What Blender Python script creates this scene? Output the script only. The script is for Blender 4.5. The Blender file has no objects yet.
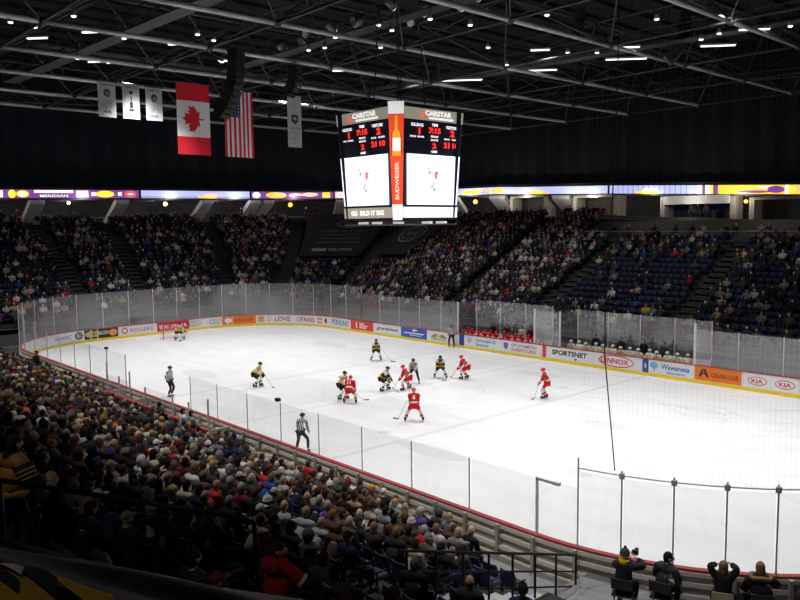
import bpy, math, random
from mathutils import Vector, Matrix
random.seed(7)
PI = math.pi
S = bpy.context.scene
COL = S.collection
V = Vector

# ------------------------------------------------------------------ materials
_mats = {}
def mat(name, rgb, rough=.6, metal=0., emit=None, spec=.5, bump=0., bscale=20., vary=0.):
    if name in _mats: return _mats[name]
    m = bpy.data.materials.new(name); m.use_nodes = True
    nt = m.node_tree; b = nt.nodes['Principled BSDF']
    b.inputs['Base Color'].default_value = (*rgb, 1)
    b.inputs['Roughness'].default_value = rough
    b.inputs['Metallic'].default_value = metal
    b.inputs['Specular IOR Level'].default_value = spec
    if emit is not None:
        b.inputs['Emission Color'].default_value = (*rgb, 1)
        b.inputs['Emission Strength'].default_value = emit
    if bump or vary:
        tc = nt.nodes.new('ShaderNodeTexCoord')
        nz = nt.nodes.new('ShaderNodeTexNoise'); nz.inputs['Scale'].default_value = bscale
        nz.inputs['Detail'].default_value = 3
        nt.links.new(tc.outputs['Object'], nz.inputs['Vector'])
        if bump:
            bp_ = nt.nodes.new('ShaderNodeBump'); bp_.inputs['Strength'].default_value = bump
            nt.links.new(nz.outputs['Fac'], bp_.inputs['Height'])
            nt.links.new(bp_.outputs['Normal'], b.inputs['Normal'])
        if vary:
            mx = nt.nodes.new('ShaderNodeMix'); mx.data_type = 'RGBA'
            mx.inputs[6].default_value = (*[c * (1 - vary) for c in rgb], 1)
            mx.inputs[7].default_value = (*[min(1, c * (1 + vary)) for c in rgb], 1)
            nt.links.new(nz.outputs['Fac'], mx.inputs[0])
            nt.links.new(mx.outputs[2], b.inputs['Base Color'])
    _mats[name] = m
    return m

def cloth(rgb):
    k = 'cloth_%d_%d_%d' % tuple(int(c * 255) for c in rgb)
    return mat(k, rgb, .85, spec=.2)

def attr_mat(name, rough=.8, emit=0.):
    m = bpy.data.materials.new(name); m.use_nodes = True
    nt = m.node_tree; b = nt.nodes['Principled BSDF']
    a = nt.nodes.new('ShaderNodeAttribute'); a.attribute_name = 'Col'
    nt.links.new(a.outputs['Color'], b.inputs['Base Color'])
    b.inputs['Roughness'].default_value = rough
    b.inputs['Specular IOR Level'].default_value = .2
    if emit:
        nt.links.new(a.outputs['Color'], b.inputs['Emission Color'])
        b.inputs['Emission Strength'].default_value = emit
    return m

def glass_mat(name, gloss, haze):
    """scuffed acrylic: clear, a little mirror-like, hazed for scuffs and for reflected ice"""
    m = bpy.data.materials.new(name); m.use_nodes = True
    nt = m.node_tree; nt.nodes.clear()
    o = nt.nodes.new('ShaderNodeOutputMaterial')
    t = nt.nodes.new('ShaderNodeBsdfTransparent'); t.inputs[0].default_value = (.97, .975, .98, 1)
    g = nt.nodes.new('ShaderNodeBsdfGlossy'); g.inputs['Roughness'].default_value = .12
    g.inputs[0].default_value = (.9, .9, .92, 1)
    d = nt.nodes.new('ShaderNodeBsdfDiffuse'); d.inputs[0].default_value = (.8, .8, .82, 1)  # diffuse white haze also imitates the milky reflection of the ice
    m1 = nt.nodes.new('ShaderNodeMixShader'); m1.inputs[0].default_value = gloss
    m2 = nt.nodes.new('ShaderNodeMixShader'); m2.inputs[0].default_value = haze
    nt.links.new(t.outputs[0], m1.inputs[1]); nt.links.new(g.outputs[0], m1.inputs[2])
    nt.links.new(m1.outputs[0], m2.inputs[1]); nt.links.new(d.outputs[0], m2.inputs[2])
    nt.links.new(m2.outputs[0], o.inputs[0])
    return m

WHITE = (.82, .82, .83)
M_BLACK = mat('black_paint', (.012, .012, .014), .5)
M_DARKMETAL = mat('dark_metal', (.05, .05, .055), .45, .3)
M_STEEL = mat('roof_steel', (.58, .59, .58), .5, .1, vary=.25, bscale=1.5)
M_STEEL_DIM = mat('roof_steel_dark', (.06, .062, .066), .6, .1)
M_POST = mat('post_aluminium', (.60, .61, .63), .5)
M_SEAT = mat('seat_navy', (.025, .036, .07), .5)
M_SEATNEAR = mat('seat_blue', (.018, .026, .06), .5)
M_CONC = mat('concrete', (.12, .12, .125), .9, vary=.25, bscale=3)
M_CONC_D = mat('dark_concrete', (.045, .046, .05), .9, vary=.25, bscale=3)
M_CONC_L = mat('pale_concrete', (.42, .42, .43), .85, vary=.15, bscale=2)

# ------------------------------------------------------------------ geometry collector
class Geo:
    def __init__(s): s.v = []; s.f = []; s.m = []
    def raw(s, vs, fs, mi=0):
        o = len(s.v); s.v += [tuple(p) for p in vs]
        for f in fs: s.f.append(tuple(i + o for i in f)); s.m.append(mi)
    def add(s, g, mtx=None, mi=None):
        o = len(s.v)
        if mtx is None: s.v += g.v
        else: s.v += [tuple(mtx @ V(p)) for p in g.v]
        for f, k in zip(g.f, g.m): s.f.append(tuple(i + o for i in f)); s.m.append(k if mi is None else mi)
        return s
    def box(s, x0, x1, y0, y1, z0, z1, mi=0, bev=0):
        s.raw([(x0, y0, z0), (x1, y0, z0), (x1, y1, z0), (x0, y1, z0), (x0, y0, z1), (x1, y0, z1), (x1, y1, z1), (x0, y1, z1)],
              [(0, 3, 2, 1), (4, 5, 6, 7), (0, 1, 5, 4), (1, 2, 6, 5), (2, 3, 7, 6), (3, 0, 4, 7)], mi)
    def obox(s, c, ux, uy, uz, mi=0):
        """box from centre and three half-vectors"""
        c, ux, uy, uz = V(c), V(ux), V(uy), V(uz)
        P = [c + a * ux + b * uy + d * uz for d in (-1, 1) for a, b in ((-1, -1), (1, -1), (1, 1), (-1, 1))]
        s.raw(P, [(0, 3, 2, 1), (4, 5, 6, 7), (0, 1, 5, 4), (1, 2, 6, 5), (2, 3, 7, 6), (3, 0, 4, 7)], mi)
    def tube(s, a, b, r, n=6, r2=None, mi=0, cap=True):
        a, b = V(a), V(b); d = (b - a)
        if d.length < 1e-6: return
        q = d.to_track_quat('Z', 'Y'); r2 = r if r2 is None else r2
        P = []
        for c, rr in ((a, r), (b, r2)):
            for i in range(n):
                t = 2 * PI * i / n
                P.append(c + q @ V((rr * math.cos(t), rr * math.sin(t), 0)))
        F = [(i, (i + 1) % n, n + (i + 1) % n, n + i) for i in range(n)]
        if cap: F += [tuple(range(n - 1, -1, -1)), tuple(range(n, 2 * n))]
        s.raw(P, F, mi)
    def path(s, pts, r, n=6, mi=0):
        for a, b in zip(pts[:-1], pts[1:]): s.tube(a, b, r, n, mi=mi)
    def ell(s, c, rx, ry, rz, nu=10, nv=7, mi=0, v0=0., v1=1., fn=None):
        """ellipsoid (or a band of it between v0 and v1 of its height from the top)"""
        P, F = [], []
        for j in range(nv + 1):
            ph = PI * (v0 + (v1 - v0) * j / nv)
            for i in range(nu):
                th = 2 * PI * i / nu
                p = V((math.sin(ph) * math.cos(th), math.sin(ph) * math.sin(th), math.cos(ph)))
                if fn: p = fn(p)
                P.append((c[0] + rx * p.x, c[1] + ry * p.y, c[2] + rz * p.z))
        for j in range(nv):
            for i in range(nu):
                k = (i + 1) % nu
                F.append((j * nu + i, (j + 1) * nu + i, (j + 1) * nu + k, j * nu + k))
        s.raw(P, F, mi)
    def lathe(s, c, prof, n=10, mi=0, sx=1, sy=1):
        P, F = [], []
        for r, z in prof:
            for i in range(n):
                t = 2 * PI * i / n
                P.append((c[0] + sx * r * math.cos(t), c[1] + sy * r * math.sin(t), c[2] + z))
        m = len(prof)
        for j in range(m - 1):
            for i in range(n):
                k = (i + 1) % n
                F.append((j * n + i, j * n + k, (j + 1) * n + k, (j + 1) * n + i))
        F.append(tuple(range(n - 1, -1, -1))); F.append(tuple((m - 1) * n + i for i in range(n)))
        s.raw(P, F, mi)
    def mapped(s, fn):
        g = Geo(); g.v = [tuple(fn(*p)) for p in s.v]; g.f = list(s.f); g.m = list(s.m); return g
    def mesh(s, name, mats, smooth=False):
        me = bpy.data.meshes.new(name)
        me.from_pydata(s.v, [], s.f)
        for m in mats: me.materials.append(m)
        me.polygons.foreach_set('material_index', s.m)
        if smooth: me.polygons.foreach_set('use_smooth', [True] * len(s.f))
        me.update()
        return me

def obj(name, g, mats, parent=None, smooth=False, loc=None):
    if not isinstance(mats, (list, tuple)): mats = [mats]
    me = g if isinstance(g, bpy.types.Mesh) else g.mesh(name, mats, smooth)
    o = bpy.data.objects.new(name, me); COL.objects.link(o)
    if parent: o.parent = parent
    if loc: o.location = loc
    return o
def tag(o, label=None, cat=None, group=None, kind=None):
    if label: o['label'] = label
    if cat: o['category'] = cat
    if group: o['group'] = group
    if kind: o['kind'] = kind
    return o
def struct(name, g, mats, label=None, smooth=False):
    return tag(obj(name, g, mats, smooth=smooth), label, None, None, 'structure')
def thing(name, label, cat, loc=(0, 0, 0), rz=0., group=None):
    o = bpy.data.objects.new(name, None); COL.objects.link(o)
    o.location = loc; o.rotation_euler = (0, 0, rz); o.empty_display_size = .1
    return tag(o, label, cat, group)
def dup(o, parent=None):
    c = o.copy(); COL.objects.link(c)
    if parent: c.parent = parent
    for ch in KIDS.get(o.name, []):
        dup(ch, c)
    return c
KIDS = {}
def reg(o):
    KIDS[o.name] = [c for c in COL.objects if c.parent == o]
    for c in KIDS[o.name]: reg(c)

_txt = {}
def text_geo(s, h=1., bold=.02, align='CENTER', w=None, slant=0.):
    """flat lettering in the xy plane, capital height about h, centred; w = total width"""
    k = (s, bold, align)
    if k not in _txt:
        cu = bpy.data.curves.new('t', 'FONT'); cu.body = s; cu.size = 1; cu.offset = bold
        cu.align_x = 'CENTER'; cu.align_y = 'CENTER'; cu.resolution_u = 2
        o = bpy.data.objects.new('t', cu); COL.objects.link(o)
        bpy.context.view_layer.update()
        me = bpy.data.meshes.new_from_object(o.evaluated_get(bpy.context.evaluated_depsgraph_get()))
        _txt[k] = ([tuple(v.co) for v in me.vertices], [tuple(p.vertices) for p in me.polygons])
        bpy.data.objects.remove(o); bpy.data.curves.remove(cu); bpy.data.meshes.remove(me)
    vs, fs = _txt[k]
    xs = [v[0] for v in vs]; ys = [v[1] for v in vs]
    cx, cy = (min(xs) + max(xs)) / 2, (min(ys) + max(ys)) / 2
    sy = h / max(1e-6, max(ys) - min(ys)); sx = (w / (max(xs) - min(xs))) if w else sy
    g = Geo(); g.raw([((x - cx) * sx + slant * (y - cy) * sy, (y - cy) * sy, 0) for x, y, z in vs], fs)
    return g
def rect_geo(x0, x1, y0, y1, n=1, z=0.):
    g = Geo()
    for i in range(n):
        a, b = x0 + (x1 - x0) * i / n, x0 + (x1 - x0) * (i + 1) / n
        g.raw([(a, y0, z), (b, y0, z), (b, y1, z), (a, y1, z)], [(0, 1, 2, 3)])
    return g
def ring_geo(cx, cy, rx, ry, w=None, n=20):
    g = Geo()
    if w is None:
        g.raw([(cx + rx * math.cos(2 * PI * i / n), cy + ry * math.sin(2 * PI * i / n), 0) for i in range(n)], [tuple(range(n))])
    else:
        P = [(cx + (rx - k * w) * math.cos(2 * PI * i / n), cy + (ry - k * w) * math.sin(2 * PI * i / n), 0) for k in (0, 1) for i in range(n)]
        g.raw(P, [(i, (i + 1) % n, n + (i + 1) % n, n + i) for i in range(n)])
    return g
def shift(g, dx, dy, dz=0.): return g.mapped(lambda x, y, z: (x + dx, y + dy, z + dz))
def plane_map(g, o, ux, uy, d=0.):
    """local (x,y,z) -> o + x*ux + y*uy + (z+d)*normal"""
    o, ux, uy = V(o), V(ux), V(uy); n = ux.cross(uy).normalized()
    return g.mapped(lambda x, y, z: o + x * ux + y * uy + (z + d) * n)

# ------------------------------------------------------------------ number words
_ones = 'zero first second third fourth fifth sixth seventh eighth ninth tenth eleventh twelfth thirteenth fourteenth fifteenth sixteenth seventeenth eighteenth nineteenth'.split()
_card = 'zero one two three four five six seven eight nine ten eleven twelve thirteen fourteen fifteen sixteen seventeen eighteen nineteen'.split()
_tens = '_ _ twenty thirty forty fifty sixty seventy eighty ninety'.split()
def ordw(n):
    if n < 20: return _ones[n]
    if n % 10 == 0: return _tens[n // 10][:-1] + 'ieth'
    return _tens[n // 10] + '-' + _ones[n % 10]

# ------------------------------------------------------------------ rink outline
RE, RN, RR, RW = 31.73, 27.52, 8.15, 12.95
RC = RW - RR
Q = RR * PI / 2
L_END = 2 * RC
L_SIDE = (RE - RR) + (RN - RR)
SEG = [L_END, Q, L_SIDE, Q, L_END, Q, L_SIDE, Q]
TOTAL = sum(SEG)
def rp(a):
    """point and outward normal on the board line at arc a; a=0 at the start of the far end's straight"""
    a = a % TOTAL
    k = 0
    while a > SEG[k]: a -= SEG[k]; k += 1
    th = a / RR
    c, s = math.cos(th), math.sin(th)
    if k == 0: return V((-RE, -RC + a, 0)), V((-1, 0, 0))
    if k == 1: return V((-(RE - RR) - RR * c, RC + RR * s, 0)), V((-c, s, 0))
    if k == 2: return V((-(RE - RR) + a, RW, 0)), V((0, 1, 0))
    if k == 3: return V((RN - RR + RR * s, RC + RR * c, 0)), V((s, c, 0))
    if k == 4: return V((RN, RC - a, 0)), V((1, 0, 0))
    if k == 5: return V((RN - RR + RR * c, -RC - RR * s, 0)), V((c, -s, 0))
    if k == 6: return V((RN - RR - a, -RW, 0)), V((0, -1, 0))
    return V((-(RE - RR) - RR * s, -RC - RR * c, 0)), V((-s, -c, 0))
A_FAR = SEG[0] + SEG[1]                       # far side straight starts (x = -(RE-RR))
A_NEARC = A_FAR + SEG[2] + SEG[3] + SEG[4]    # near corner (camera side) starts
A_NEAR = A_NEARC + SEG[5]                     # near side straight starts at x = RN-RR going -x
def farx(x): return A_FAR + x + (RE - RR)
def nearx(x): return A_NEAR + (RN - RR) - x
def bmap(off):
    """board map: local x = arc, y = height, z = towards the ice"""
    def f(x, y, z):
        p, n = rp(x); q = p + n * (off - z); return (q.x, q.y, y)
    return f
def arcs(a0, a1, step=.6):
    n = max(1, int(math.ceil(abs(a1 - a0) / step))); return [a0 + (a1 - a0) * i / n for i in range(n + 1)]
def sweep(g, a0, a1, prof, step=.6, mi=0, close=True):
    """sweep a closed profile [(outward offset, z)] along the boards"""
    A = arcs(a0, a1, step); n = len(prof); P = []
    for a in A:
        p, nn = rp(a)
        for o, z in prof: q = p + nn * o; P.append((q.x, q.y, z))
    F = []
    for j in range(len(A) - 1):
        for i in range(n):
            k = (i + 1) % n
            F.append((j * n + i, j * n + k, (j + 1) * n + k, (j + 1) * n + i))
    F.append(tuple(range(n - 1, -1, -1))); F.append(tuple((len(A) - 1) * n + i for i in range(n)))
    g.raw(P, F, mi)

# ------------------------------------------------------------------ ice
def ice_material():
    m = bpy.data.materials.new('ice'); m.use_nodes = True; nt = m.node_tree; b = nt.nodes['Principled BSDF']
    tc = nt.nodes.new('ShaderNodeTexCoord')
    n1 = nt.nodes.new('ShaderNodeTexNoise'); n1.inputs['Scale'].default_value = .35; n1.inputs['Detail'].default_value = 6
    mp = nt.nodes.new('ShaderNodeMapping'); mp.inputs['Rotation'].default_value = (0, 0, .5); mp.inputs['Scale'].default_value = (1, 3, 1)
    cr = nt.nodes.new('ShaderNodeValToRGB')
    cr.color_ramp.elements[0].position = .35; cr.color_ramp.elements[0].color = (.80, .81, .83, 1)
    cr.color_ramp.elements[1].position = .6; cr.color_ramp.elements[1].color = (.86, .865, .875, 1)
    nt.links.new(tc.outputs['Object'], mp.inputs[0]); nt.links.new(mp.outputs[0], n1.inputs['Vector'])
    nt.links.new(n1.outputs['Fac'], cr.inputs[0]); nt.links.new(cr.outputs[0], b.inputs['Base Color'])
    b.inputs['Roughness'].default_value = .45; b.inputs['Specular IOR Level'].default_value = .12
    return m
g = Geo()
P = [rp(a)[0] for a in arcs(0, TOTAL, .5)[:-1]]
g.raw(P, [tuple(range(len(P)))][::-1])
g.f = [tuple(reversed(f)) for f in g.f]
ice = struct('floor', g, ice_material(), 'white rink ice')
def mark(g, name, rgb):
    o = obj(name, g, mat('mark_' + name + str(rgb), rgb, .5, spec=.1), ice); return o
def line(x0, x1, y0, y1, z=.003):
    return rect_geo(x0, x1, y0, y1, 1, z)
for x, rgb, nm, w in ((-7.62, (.72, .735, .765), 'blue_line', .15), (7.62, (.72, .735, .765), 'blue_line', .15), (0, (.76, .735, .745), 'centre_line', .15), (-28.38, (.78, .66, .68), 'goal_line', .04)):
    mark(line(x - w, x + w, -12.9 if abs(x) < 20 else -12.0, 12.9 if abs(x) < 20 else 12.0), nm, rgb)
def circ(cx, cy, r, w, z=.003, n=48): return ring_geo(cx, cy, r, r, w, n).mapped(lambda x, y, q: (x, y, z))
mark(circ(0, 0, 4.57, .07), 'centre_circle', (.72, .74, .78))
for cx in (-22.3, 20.2):
    for cy in (-6.7, 6.7): mark(circ(cx, cy, 4.57, .06), 'faceoff_circle', (.77, .74, .76))
for cx, cy in ((-6.1, -6.7), (-6.1, 6.7), (6.1, 6.7), (6.1, -6.7)):
    mark(ring_geo(cx, cy, .3, .3).mapped(lambda x, y, q: (x, y, .003)), 'faceoff_spot', (.74, .70, .72))
# worn advertising under the ice: pale ovals and a diamond
gg = Geo(); gg.add(ring_geo(9.6, -7.2, 1.9, .62)); gg.add(ring_geo(2.6, 8.9, 1.7, .6)); gg.add(ring_geo(12.4, 1.3, 1.2, .5)); gg.add(ring_geo(15.5, -5.3, .55, .35)); gg.add(ring_geo(-12.5, -6, 1.8, .8)); gg.add(ring_geo(0, 0, 1.9, 1.9, .12)); gg.add(ring_geo(-16, 7, 1.8, .8))
mark(gg.mapped(lambda x, y, z: (x, y, .0035)), 'ice_advert', (.74, .745, .765))
gg = Geo(); gg.add(ring_geo(14.2, 6.9, 2.3, 1.5, .14, 4)); gg.add(ring_geo(14.2, 6.9, 1.2, .7, .1, 4)); gg.add(text_geo('HOCKEY', .5).mapped(lambda x, y, z: (14.2 + x, 6.9 + y, 0)))
mark(gg.mapped(lambda x, y, z: (x, y, .0035)), 'ice_advert', (.70, .71, .74))

# ------------------------------------------------------------------ dasher boards
M_YEL = mat('yellow_kick', (.88, .66, .02), .45)
M_BOARD = mat('board_white', (.80, .80, .81), .35)
M_RED = mat('cap_red', (.40, .05, .06), .5)
M_BACK = mat('board_back', (.42, .39, .34), .6, vary=.2, bscale=4)
M_BACKL = mat('board_back_pale', (.70, .66, .58), .6)
boards = thing('dasher_boards', 'white dasher boards with yellow kick plate and red cap rail around the ice', 'boards')
g = Geo(); sweep(g, 0, TOTAL, [(-.012, 0), (-.012, .2), (.06, .2), (.06, 0)]); obj('kick_plate', g, M_YEL, boards)
g = Geo(); sweep(g, 0, TOTAL, [(0, .2), (0, 1.02), (.06, 1.02), (.06, .2)]); obj('board_facing', g, M_BOARD, boards)
g = Geo(); sweep(g, 0, TOTAL, [(-.03, 1.02), (-.03, 1.07), (.13, 1.07), (.13, 1.02)]); obj('cap_rail', g, M_RED, boards)
g = Geo(); sweep(g, A_NEARC, TOTAL, [(.062, .0), (.062, 1.01), (.085, 1.01), (.085, .0)]); obj('back_panel', g, M_BACK, boards)
for z in (.06, .34, .64, .90):
    g = Geo(); sweep(g, A_NEARC, TOTAL, [(.085, z), (.085, z + .1), (.2 if z < .5 else .16, z + .1), (.2 if z < .5 else .16, z)]); obj('stringer', g, M_BACKL, boards)
a = A_NEARC + .5
while a < A_NEAR + 34:
    p, n = rp(a); t = V((-n.y, n.x, 0))
    g = Geo(); g.obox(p + n * .16 + V((0, 0, .5)), n * .09, t * .045, V((0, 0, .52))); obj('board_post', g, M_BACK, boards)
    a += 1.22

def advert(a0, a1, rgb, items, label=None, z0=.22, z1=1.0):
    """a panel on the boards between two arcs; items: (geo in arc/height coordinates relative to the panel centre, rgb)"""
    nm = 'ad_%d_%d_%d' % tuple(int(c * 255) for c in rgb)
    g = rect_geo(a0, a1, z0, z1, max(1, int((a1 - a0) / .5)), .004).mapped(bmap(0))
    o = obj('advert_panel', g, mat(nm, rgb, .35), boards)
    if label: o['label'] = label
    c, zc = (a0 + a1) / 2, (z0 + z1) / 2
    for it in items:
        gg, col = it[0], it[1]
        k = 'ink_%d_%d_%d' % tuple(int(q * 255) for q in col)
        obj(it[2] if len(it) > 2 else 'lettering', shift(gg, c, zc, .008).mapped(bmap(0)), mat(k, col, .4), o)
T = text_geo
BLK = (.02, .02, .025); REDI = (.62, .02, .03); BLUI = (.03, .12, .55); GRY = (.3, .3, .33); PUR = (.22, .08, .42); ORG = (.90, .20, .01); WHT = (.85, .85, .85)
advert(-5.0, -1.45, WHT, [(shift(T('HAAWC', .3, w=1.6, slant=.2), -.1, 0), PUR), (shift(ring_geo(0, 0, .38, .33), 1.35, 0), (.1, .22, .25), 'emblem'), (shift(T('W', .3, w=.35), 1.35, 0).mapped(lambda x, y, z: (x, y, .004)), WHT)], 'white panel with a small purple wordmark and a dark teal emblem')
g1 = Geo(); g1.add(shift(ring_geo(0, 0, .62, .27, None, 14), -.75, 0))
advert(-1.4, 1.45, (.02, .02, .016), [(g1, (.62, .55, .25), 'emblem'), (shift(T('GATO', .2, w=.75), -.75, 0, .004), (.1, .1, .05)), (shift(T('SALOON', .32, w=.8), .2, .05), WHT), (shift(ring_geo(0, 0, .36, .3, None, 7), 1.0, 0), (.8, .35, .08), 'emblem')], 'black panel with a gold plaque and an orange shape')
advert(1.6, 4.85, WHT, [(shift(ring_geo(0, 0, .27, .27, .09), -1.2, 0), REDI, 'emblem'), (shift(T('ROGERS', .32, w=2.0), .3, 0), (.55, .2, .25))], 'white panel reading ROGERS in red')
advert(4.9, 7.9, REDI, [(shift(T('WW', .42, w=.9), -.9, 0), WHT), (shift(T('PIZZA', .35, w=1.4), .6, 0), WHT)], 'red panel with white lettering behind the goal')
g1 = Geo()
for cx in (-1.0, 1.0):
    g1.add(shift(ring_geo(0, 0, .22, .22, .05), cx - .4, 0)); g1.add(shift(ring_geo(0, 0, .6, .26, .05), cx, 0)); g1.add(shift(T('HO', .2, w=.45), cx + .1, 0))
advert(8.0, 11.05, WHT, [(g1, GRY, 'emblem')], 'white panel with two grey oval logos')
advert(11.1, 14.25, ORG, [(shift(ring_geo(0, 0, .38, .22), -.95, 0), WHT, 'emblem'), (shift(T('MERIDIAN', .26, w=1.7), .35, 0), (.35, .06, .02))], 'orange panel with a white emblem and dark lettering')
g1 = Geo(); g1.add(rect_geo(-.3, .3, .02, .25)); g1.add(rect_geo(-.3, .3, -.25, -.1))
advert(14.3, 17.9, WHT, [(shift(g1, -1.35, 0), (.85, .35, .05), 'emblem'), (shift(rect_geo(-.25, .2, -.04, .02), -1.35, 0, .004), (.25, .08, .03), 'emblem'), (shift(ring_geo(0, 0, .17, .25, .07), -.6, 0), GRY, 'emblem'), (shift(T('LOVE', .42, w=1.5), .65, 0), (.35, .03, .06))], 'white panel reading LOVE with an orange emblem')
advert(17.95, 22.0, WHT, [(shift(ring_geo(0, 0, .17, .25, .07), -1.65, 0), GRY, 'emblem'), (shift(T('FANS', .42, w=1.5), -.65, 0), (.35, .03, .06)), (shift(g1, .75, 0), (.85, .35, .05), 'emblem'), (shift(ring_geo(0, 0, .18, .25), 1.5, 0), (.3, .05, .05), 'emblem')], 'white panel reading FANS with an orange emblem')
advert(22.05, 24.95, WHT, [(T('PERKINS', .5, w=2.4), (.05, .18, .55))], 'white panel reading PERKINS in blue')
g1 = Geo(); g1.add(rect_geo(-.8, -.65, -.28, .28)); g1.add(rect_geo(-.35, .3, .12, .22)); g1.add(rect_geo(-.35, .75, -.05, .05)); g1.add(rect_geo(-.35, .6, -.22, -.12))
advert(25.05, 28.1, (.80, .05, .03), [(g1, WHT)], 'red panel with a white upright bar and three short lines')
advert(28.3, 31.5, WHT, [(T('grandview', .36, w=2.7, slant=.15), BLK)], 'white panel reading grandview in black')
g1 = Geo(); g1.add(rect_geo(-1.15, 1.15, -.08, .02)); g1.add(ring_geo(.1, .22, .3, .1)); g1.add(rect_geo(-.5, .8, -.22, -.17))
advert(31.6, 34.6, (.03, .10, .50), [(g1, WHT)], 'blue panel with white lines')
g1 = Geo(); g1.raw([(-.9, -.1, 0), (-.3, .22, 0), (.1, .1, 0), (.5, .2, 0), (.95, -.1, 0)], [(0, 4, 3, 2, 1)])
advert(34.75, 37.0, WHT, [(g1, (.15, .28, .12), 'emblem'), (shift(ring_geo(0, 0, .3, .12), 0, .02, .003), (.75, .6, .05), 'emblem'), (shift(T('GREENLAND', .16, w=1.6), 0, -.22), (.1, .2, .1))], 'white panel with a green hill emblem')
advert(38.1, 38.6, (.03, .06, .35), [], 'blue padded strip at the far blue line', .2, 1.02)
g1 = Geo(); g1.add(ring_geo(-.08, .05, .14, .14, .05, 12)); g1.add(ring_geo(.12, .05, .14, .14, .05, 12)); g1.raw([(-.2, 0, 0), (.02, -.28, 0), (.06, -.24, 0), (-.12, 0, 0)], [(0, 1, 2, 3)]); g1.raw([(.25, 0, 0), (.02, -.28, 0), (-.02, -.24, 0), (.17, 0, 0)], [(0, 3, 2, 1)])
advert(38.7, 42.1, WHT, [(shift(g1, -1.3, .08), (.1, .25, .6), 'emblem'), (shift(T('Huntsdale III', .24, w=1.9), .3, .13), (.1, .25, .6)), (shift(T('Rewards', .24, w=1.2), 0, -.18), (.1, .25, .6))], 'white panel with a blue heart outline and blue writing')
g1 = Geo(); g1.raw([(-.2, .26, 0), (.2, .26, 0), (.2, -.05, 0), (0, -.28, 0), (-.2, -.05, 0)], [(0, 4, 3, 2, 1)])
advert(42.15, 45.6, WHT, [(shift(g1, -1.25, 0), (.2, .1, .5), 'emblem'), (shift(T('CITY OF HAMILTON', .2, w=2.2), .35, .13), (.2, .12, .3)), (shift(T('SUPERSTORES', .24, w=2.2), .35, -.17), (.75, .08, .08))], 'white panel with a purple shield and red writing')
advert(farx(-.15), farx(.15), (.75, .03, .04), [], 'red padded strip at the centre line', .2, 1.02)
g1 = Geo(); g1.raw([(-.15, .05, 0), (.15, .05, 0), (0, -.1, 0)], [(0, 2, 1)])
advert(46.3, 49.7, WHT, [(shift(T('SPORTSNET', .34, .04, w=2.75, slant=.1), 0, .06), BLK), (shift(g1, .5, -.26), REDI, 'emblem')], 'white panel reading SPORTSNET in black')
advert(49.8, 53.2, WHT, [(ring_geo(0, 0, 1.25, .38, .07, 28), REDI, 'emblem'), (shift(T('LENNOX', .34, .03, w=2.0, slant=.15), -.1, 0, .002), REDI)], 'white panel reading LENNOX inside a red oval')
advert(farx(7.35), farx(7.75), (.04, .05, .35), [(T('I', .3, w=.1), WHT)], 'blue padded strip at the near blue line', .2, 1.02)
g1 = Geo(); g1.add(ring_geo(0, .1, .28, .2)); g1.add(rect_geo(-.05, .05, -.3, 0))
advert(53.75, 56.55, WHT, [(shift(g1, -1.05, 0), (.2, .55, .85), 'emblem'), (shift(T('Wawanesa', .32, .03, w=1.8), .3, .08), (.02, .25, .65)), (shift(T('Insurance', .15, w=1.1), .35, -.24), (.02, .25, .65))], 'white panel reading Wawanesa Insurance in blue')
g1 = Geo(); g1.raw([(-.32, -.2, 0), (-.16, -.2, 0), (0, .25, 0), (-.1, .25, 0)], [(0, 1, 2, 3)]); g1.raw([(.32, -.2, 0), (.16, -.2, 0), (-.05, .25, 0), (.08, .25, 0)], [(0, 3, 2, 1)]); g1.add(rect_geo(-.12, .12, -.05, .03))
advert(56.65, 59.35, ORG, [(shift(g1, -.8, .02), BLK, 'emblem'), (shift(T('CANADA CLUB', .26, .03, w=1.55), .4, -.02), (.25, .03, .01))], 'orange panel with a black A emblem and dark writing')
for c in (60.18, 61.63):
    advert(c - .68, c + .72, WHT, [(ring_geo(0, 0, .52, .24, .045, 24), REDI, 'emblem'), (shift(T('KIA', .22, .03, w=.62), 0, 0, .002), REDI)], 'white panel reading KIA inside a red oval, %s of the pair' % ('left' if c < 61 else 'right'))
advert(62.4, 65, (.04, .09, .4), [])

# ------------------------------------------------------------------ glass and posts
M_GLASS = glass_mat('rink_glass', .085, .07)
M_GLASSN = glass_mat('rink_glass_near', .05, .02)
BAR = []
def barrier(label):
    BAR.append(thing('glass_barrier', label, 'glass barrier')); return BAR[-1]
def pane(pts, z0, z1, label, m, group):
    """one pane, 12 mm thick, along a list of (point, normal)"""
    g = Geo(); n = len(pts); P = []
    for p, nn in pts:
        for o, z in ((-.006, z0), (-.006, z1), (.006, z1), (.006, z0)): q = p + nn * o; P.append((q.x, q.y, z))
    F = []
    for j in range(n - 1):
        for i in range(4): F.append((j * 4 + i, j * 4 + (i + 1) % 4, (j + 1) * 4 + (i + 1) % 4, (j + 1) * 4 + i))
    F += [(3, 2, 1, 0), tuple((n - 1) * 4 + i for i in range(4))]
    g.raw(P, F)
    return obj('glass_pane', g, m, BAR[-1])
def post(p, z0, z1, label, r=.03, m=None, group='glass support posts'):
    g = Geo(); g.box(-r, r, -r, r, 0, z1 - z0); g.box(-r * 1.5, r * 1.5, -r * 1.5, r * 1.5, 0, .08)
    o = obj('glass_post', g, m or M_POST, BAR[-1], loc=(p.x, p.y, z0))
    return o
OFF = .05
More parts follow.
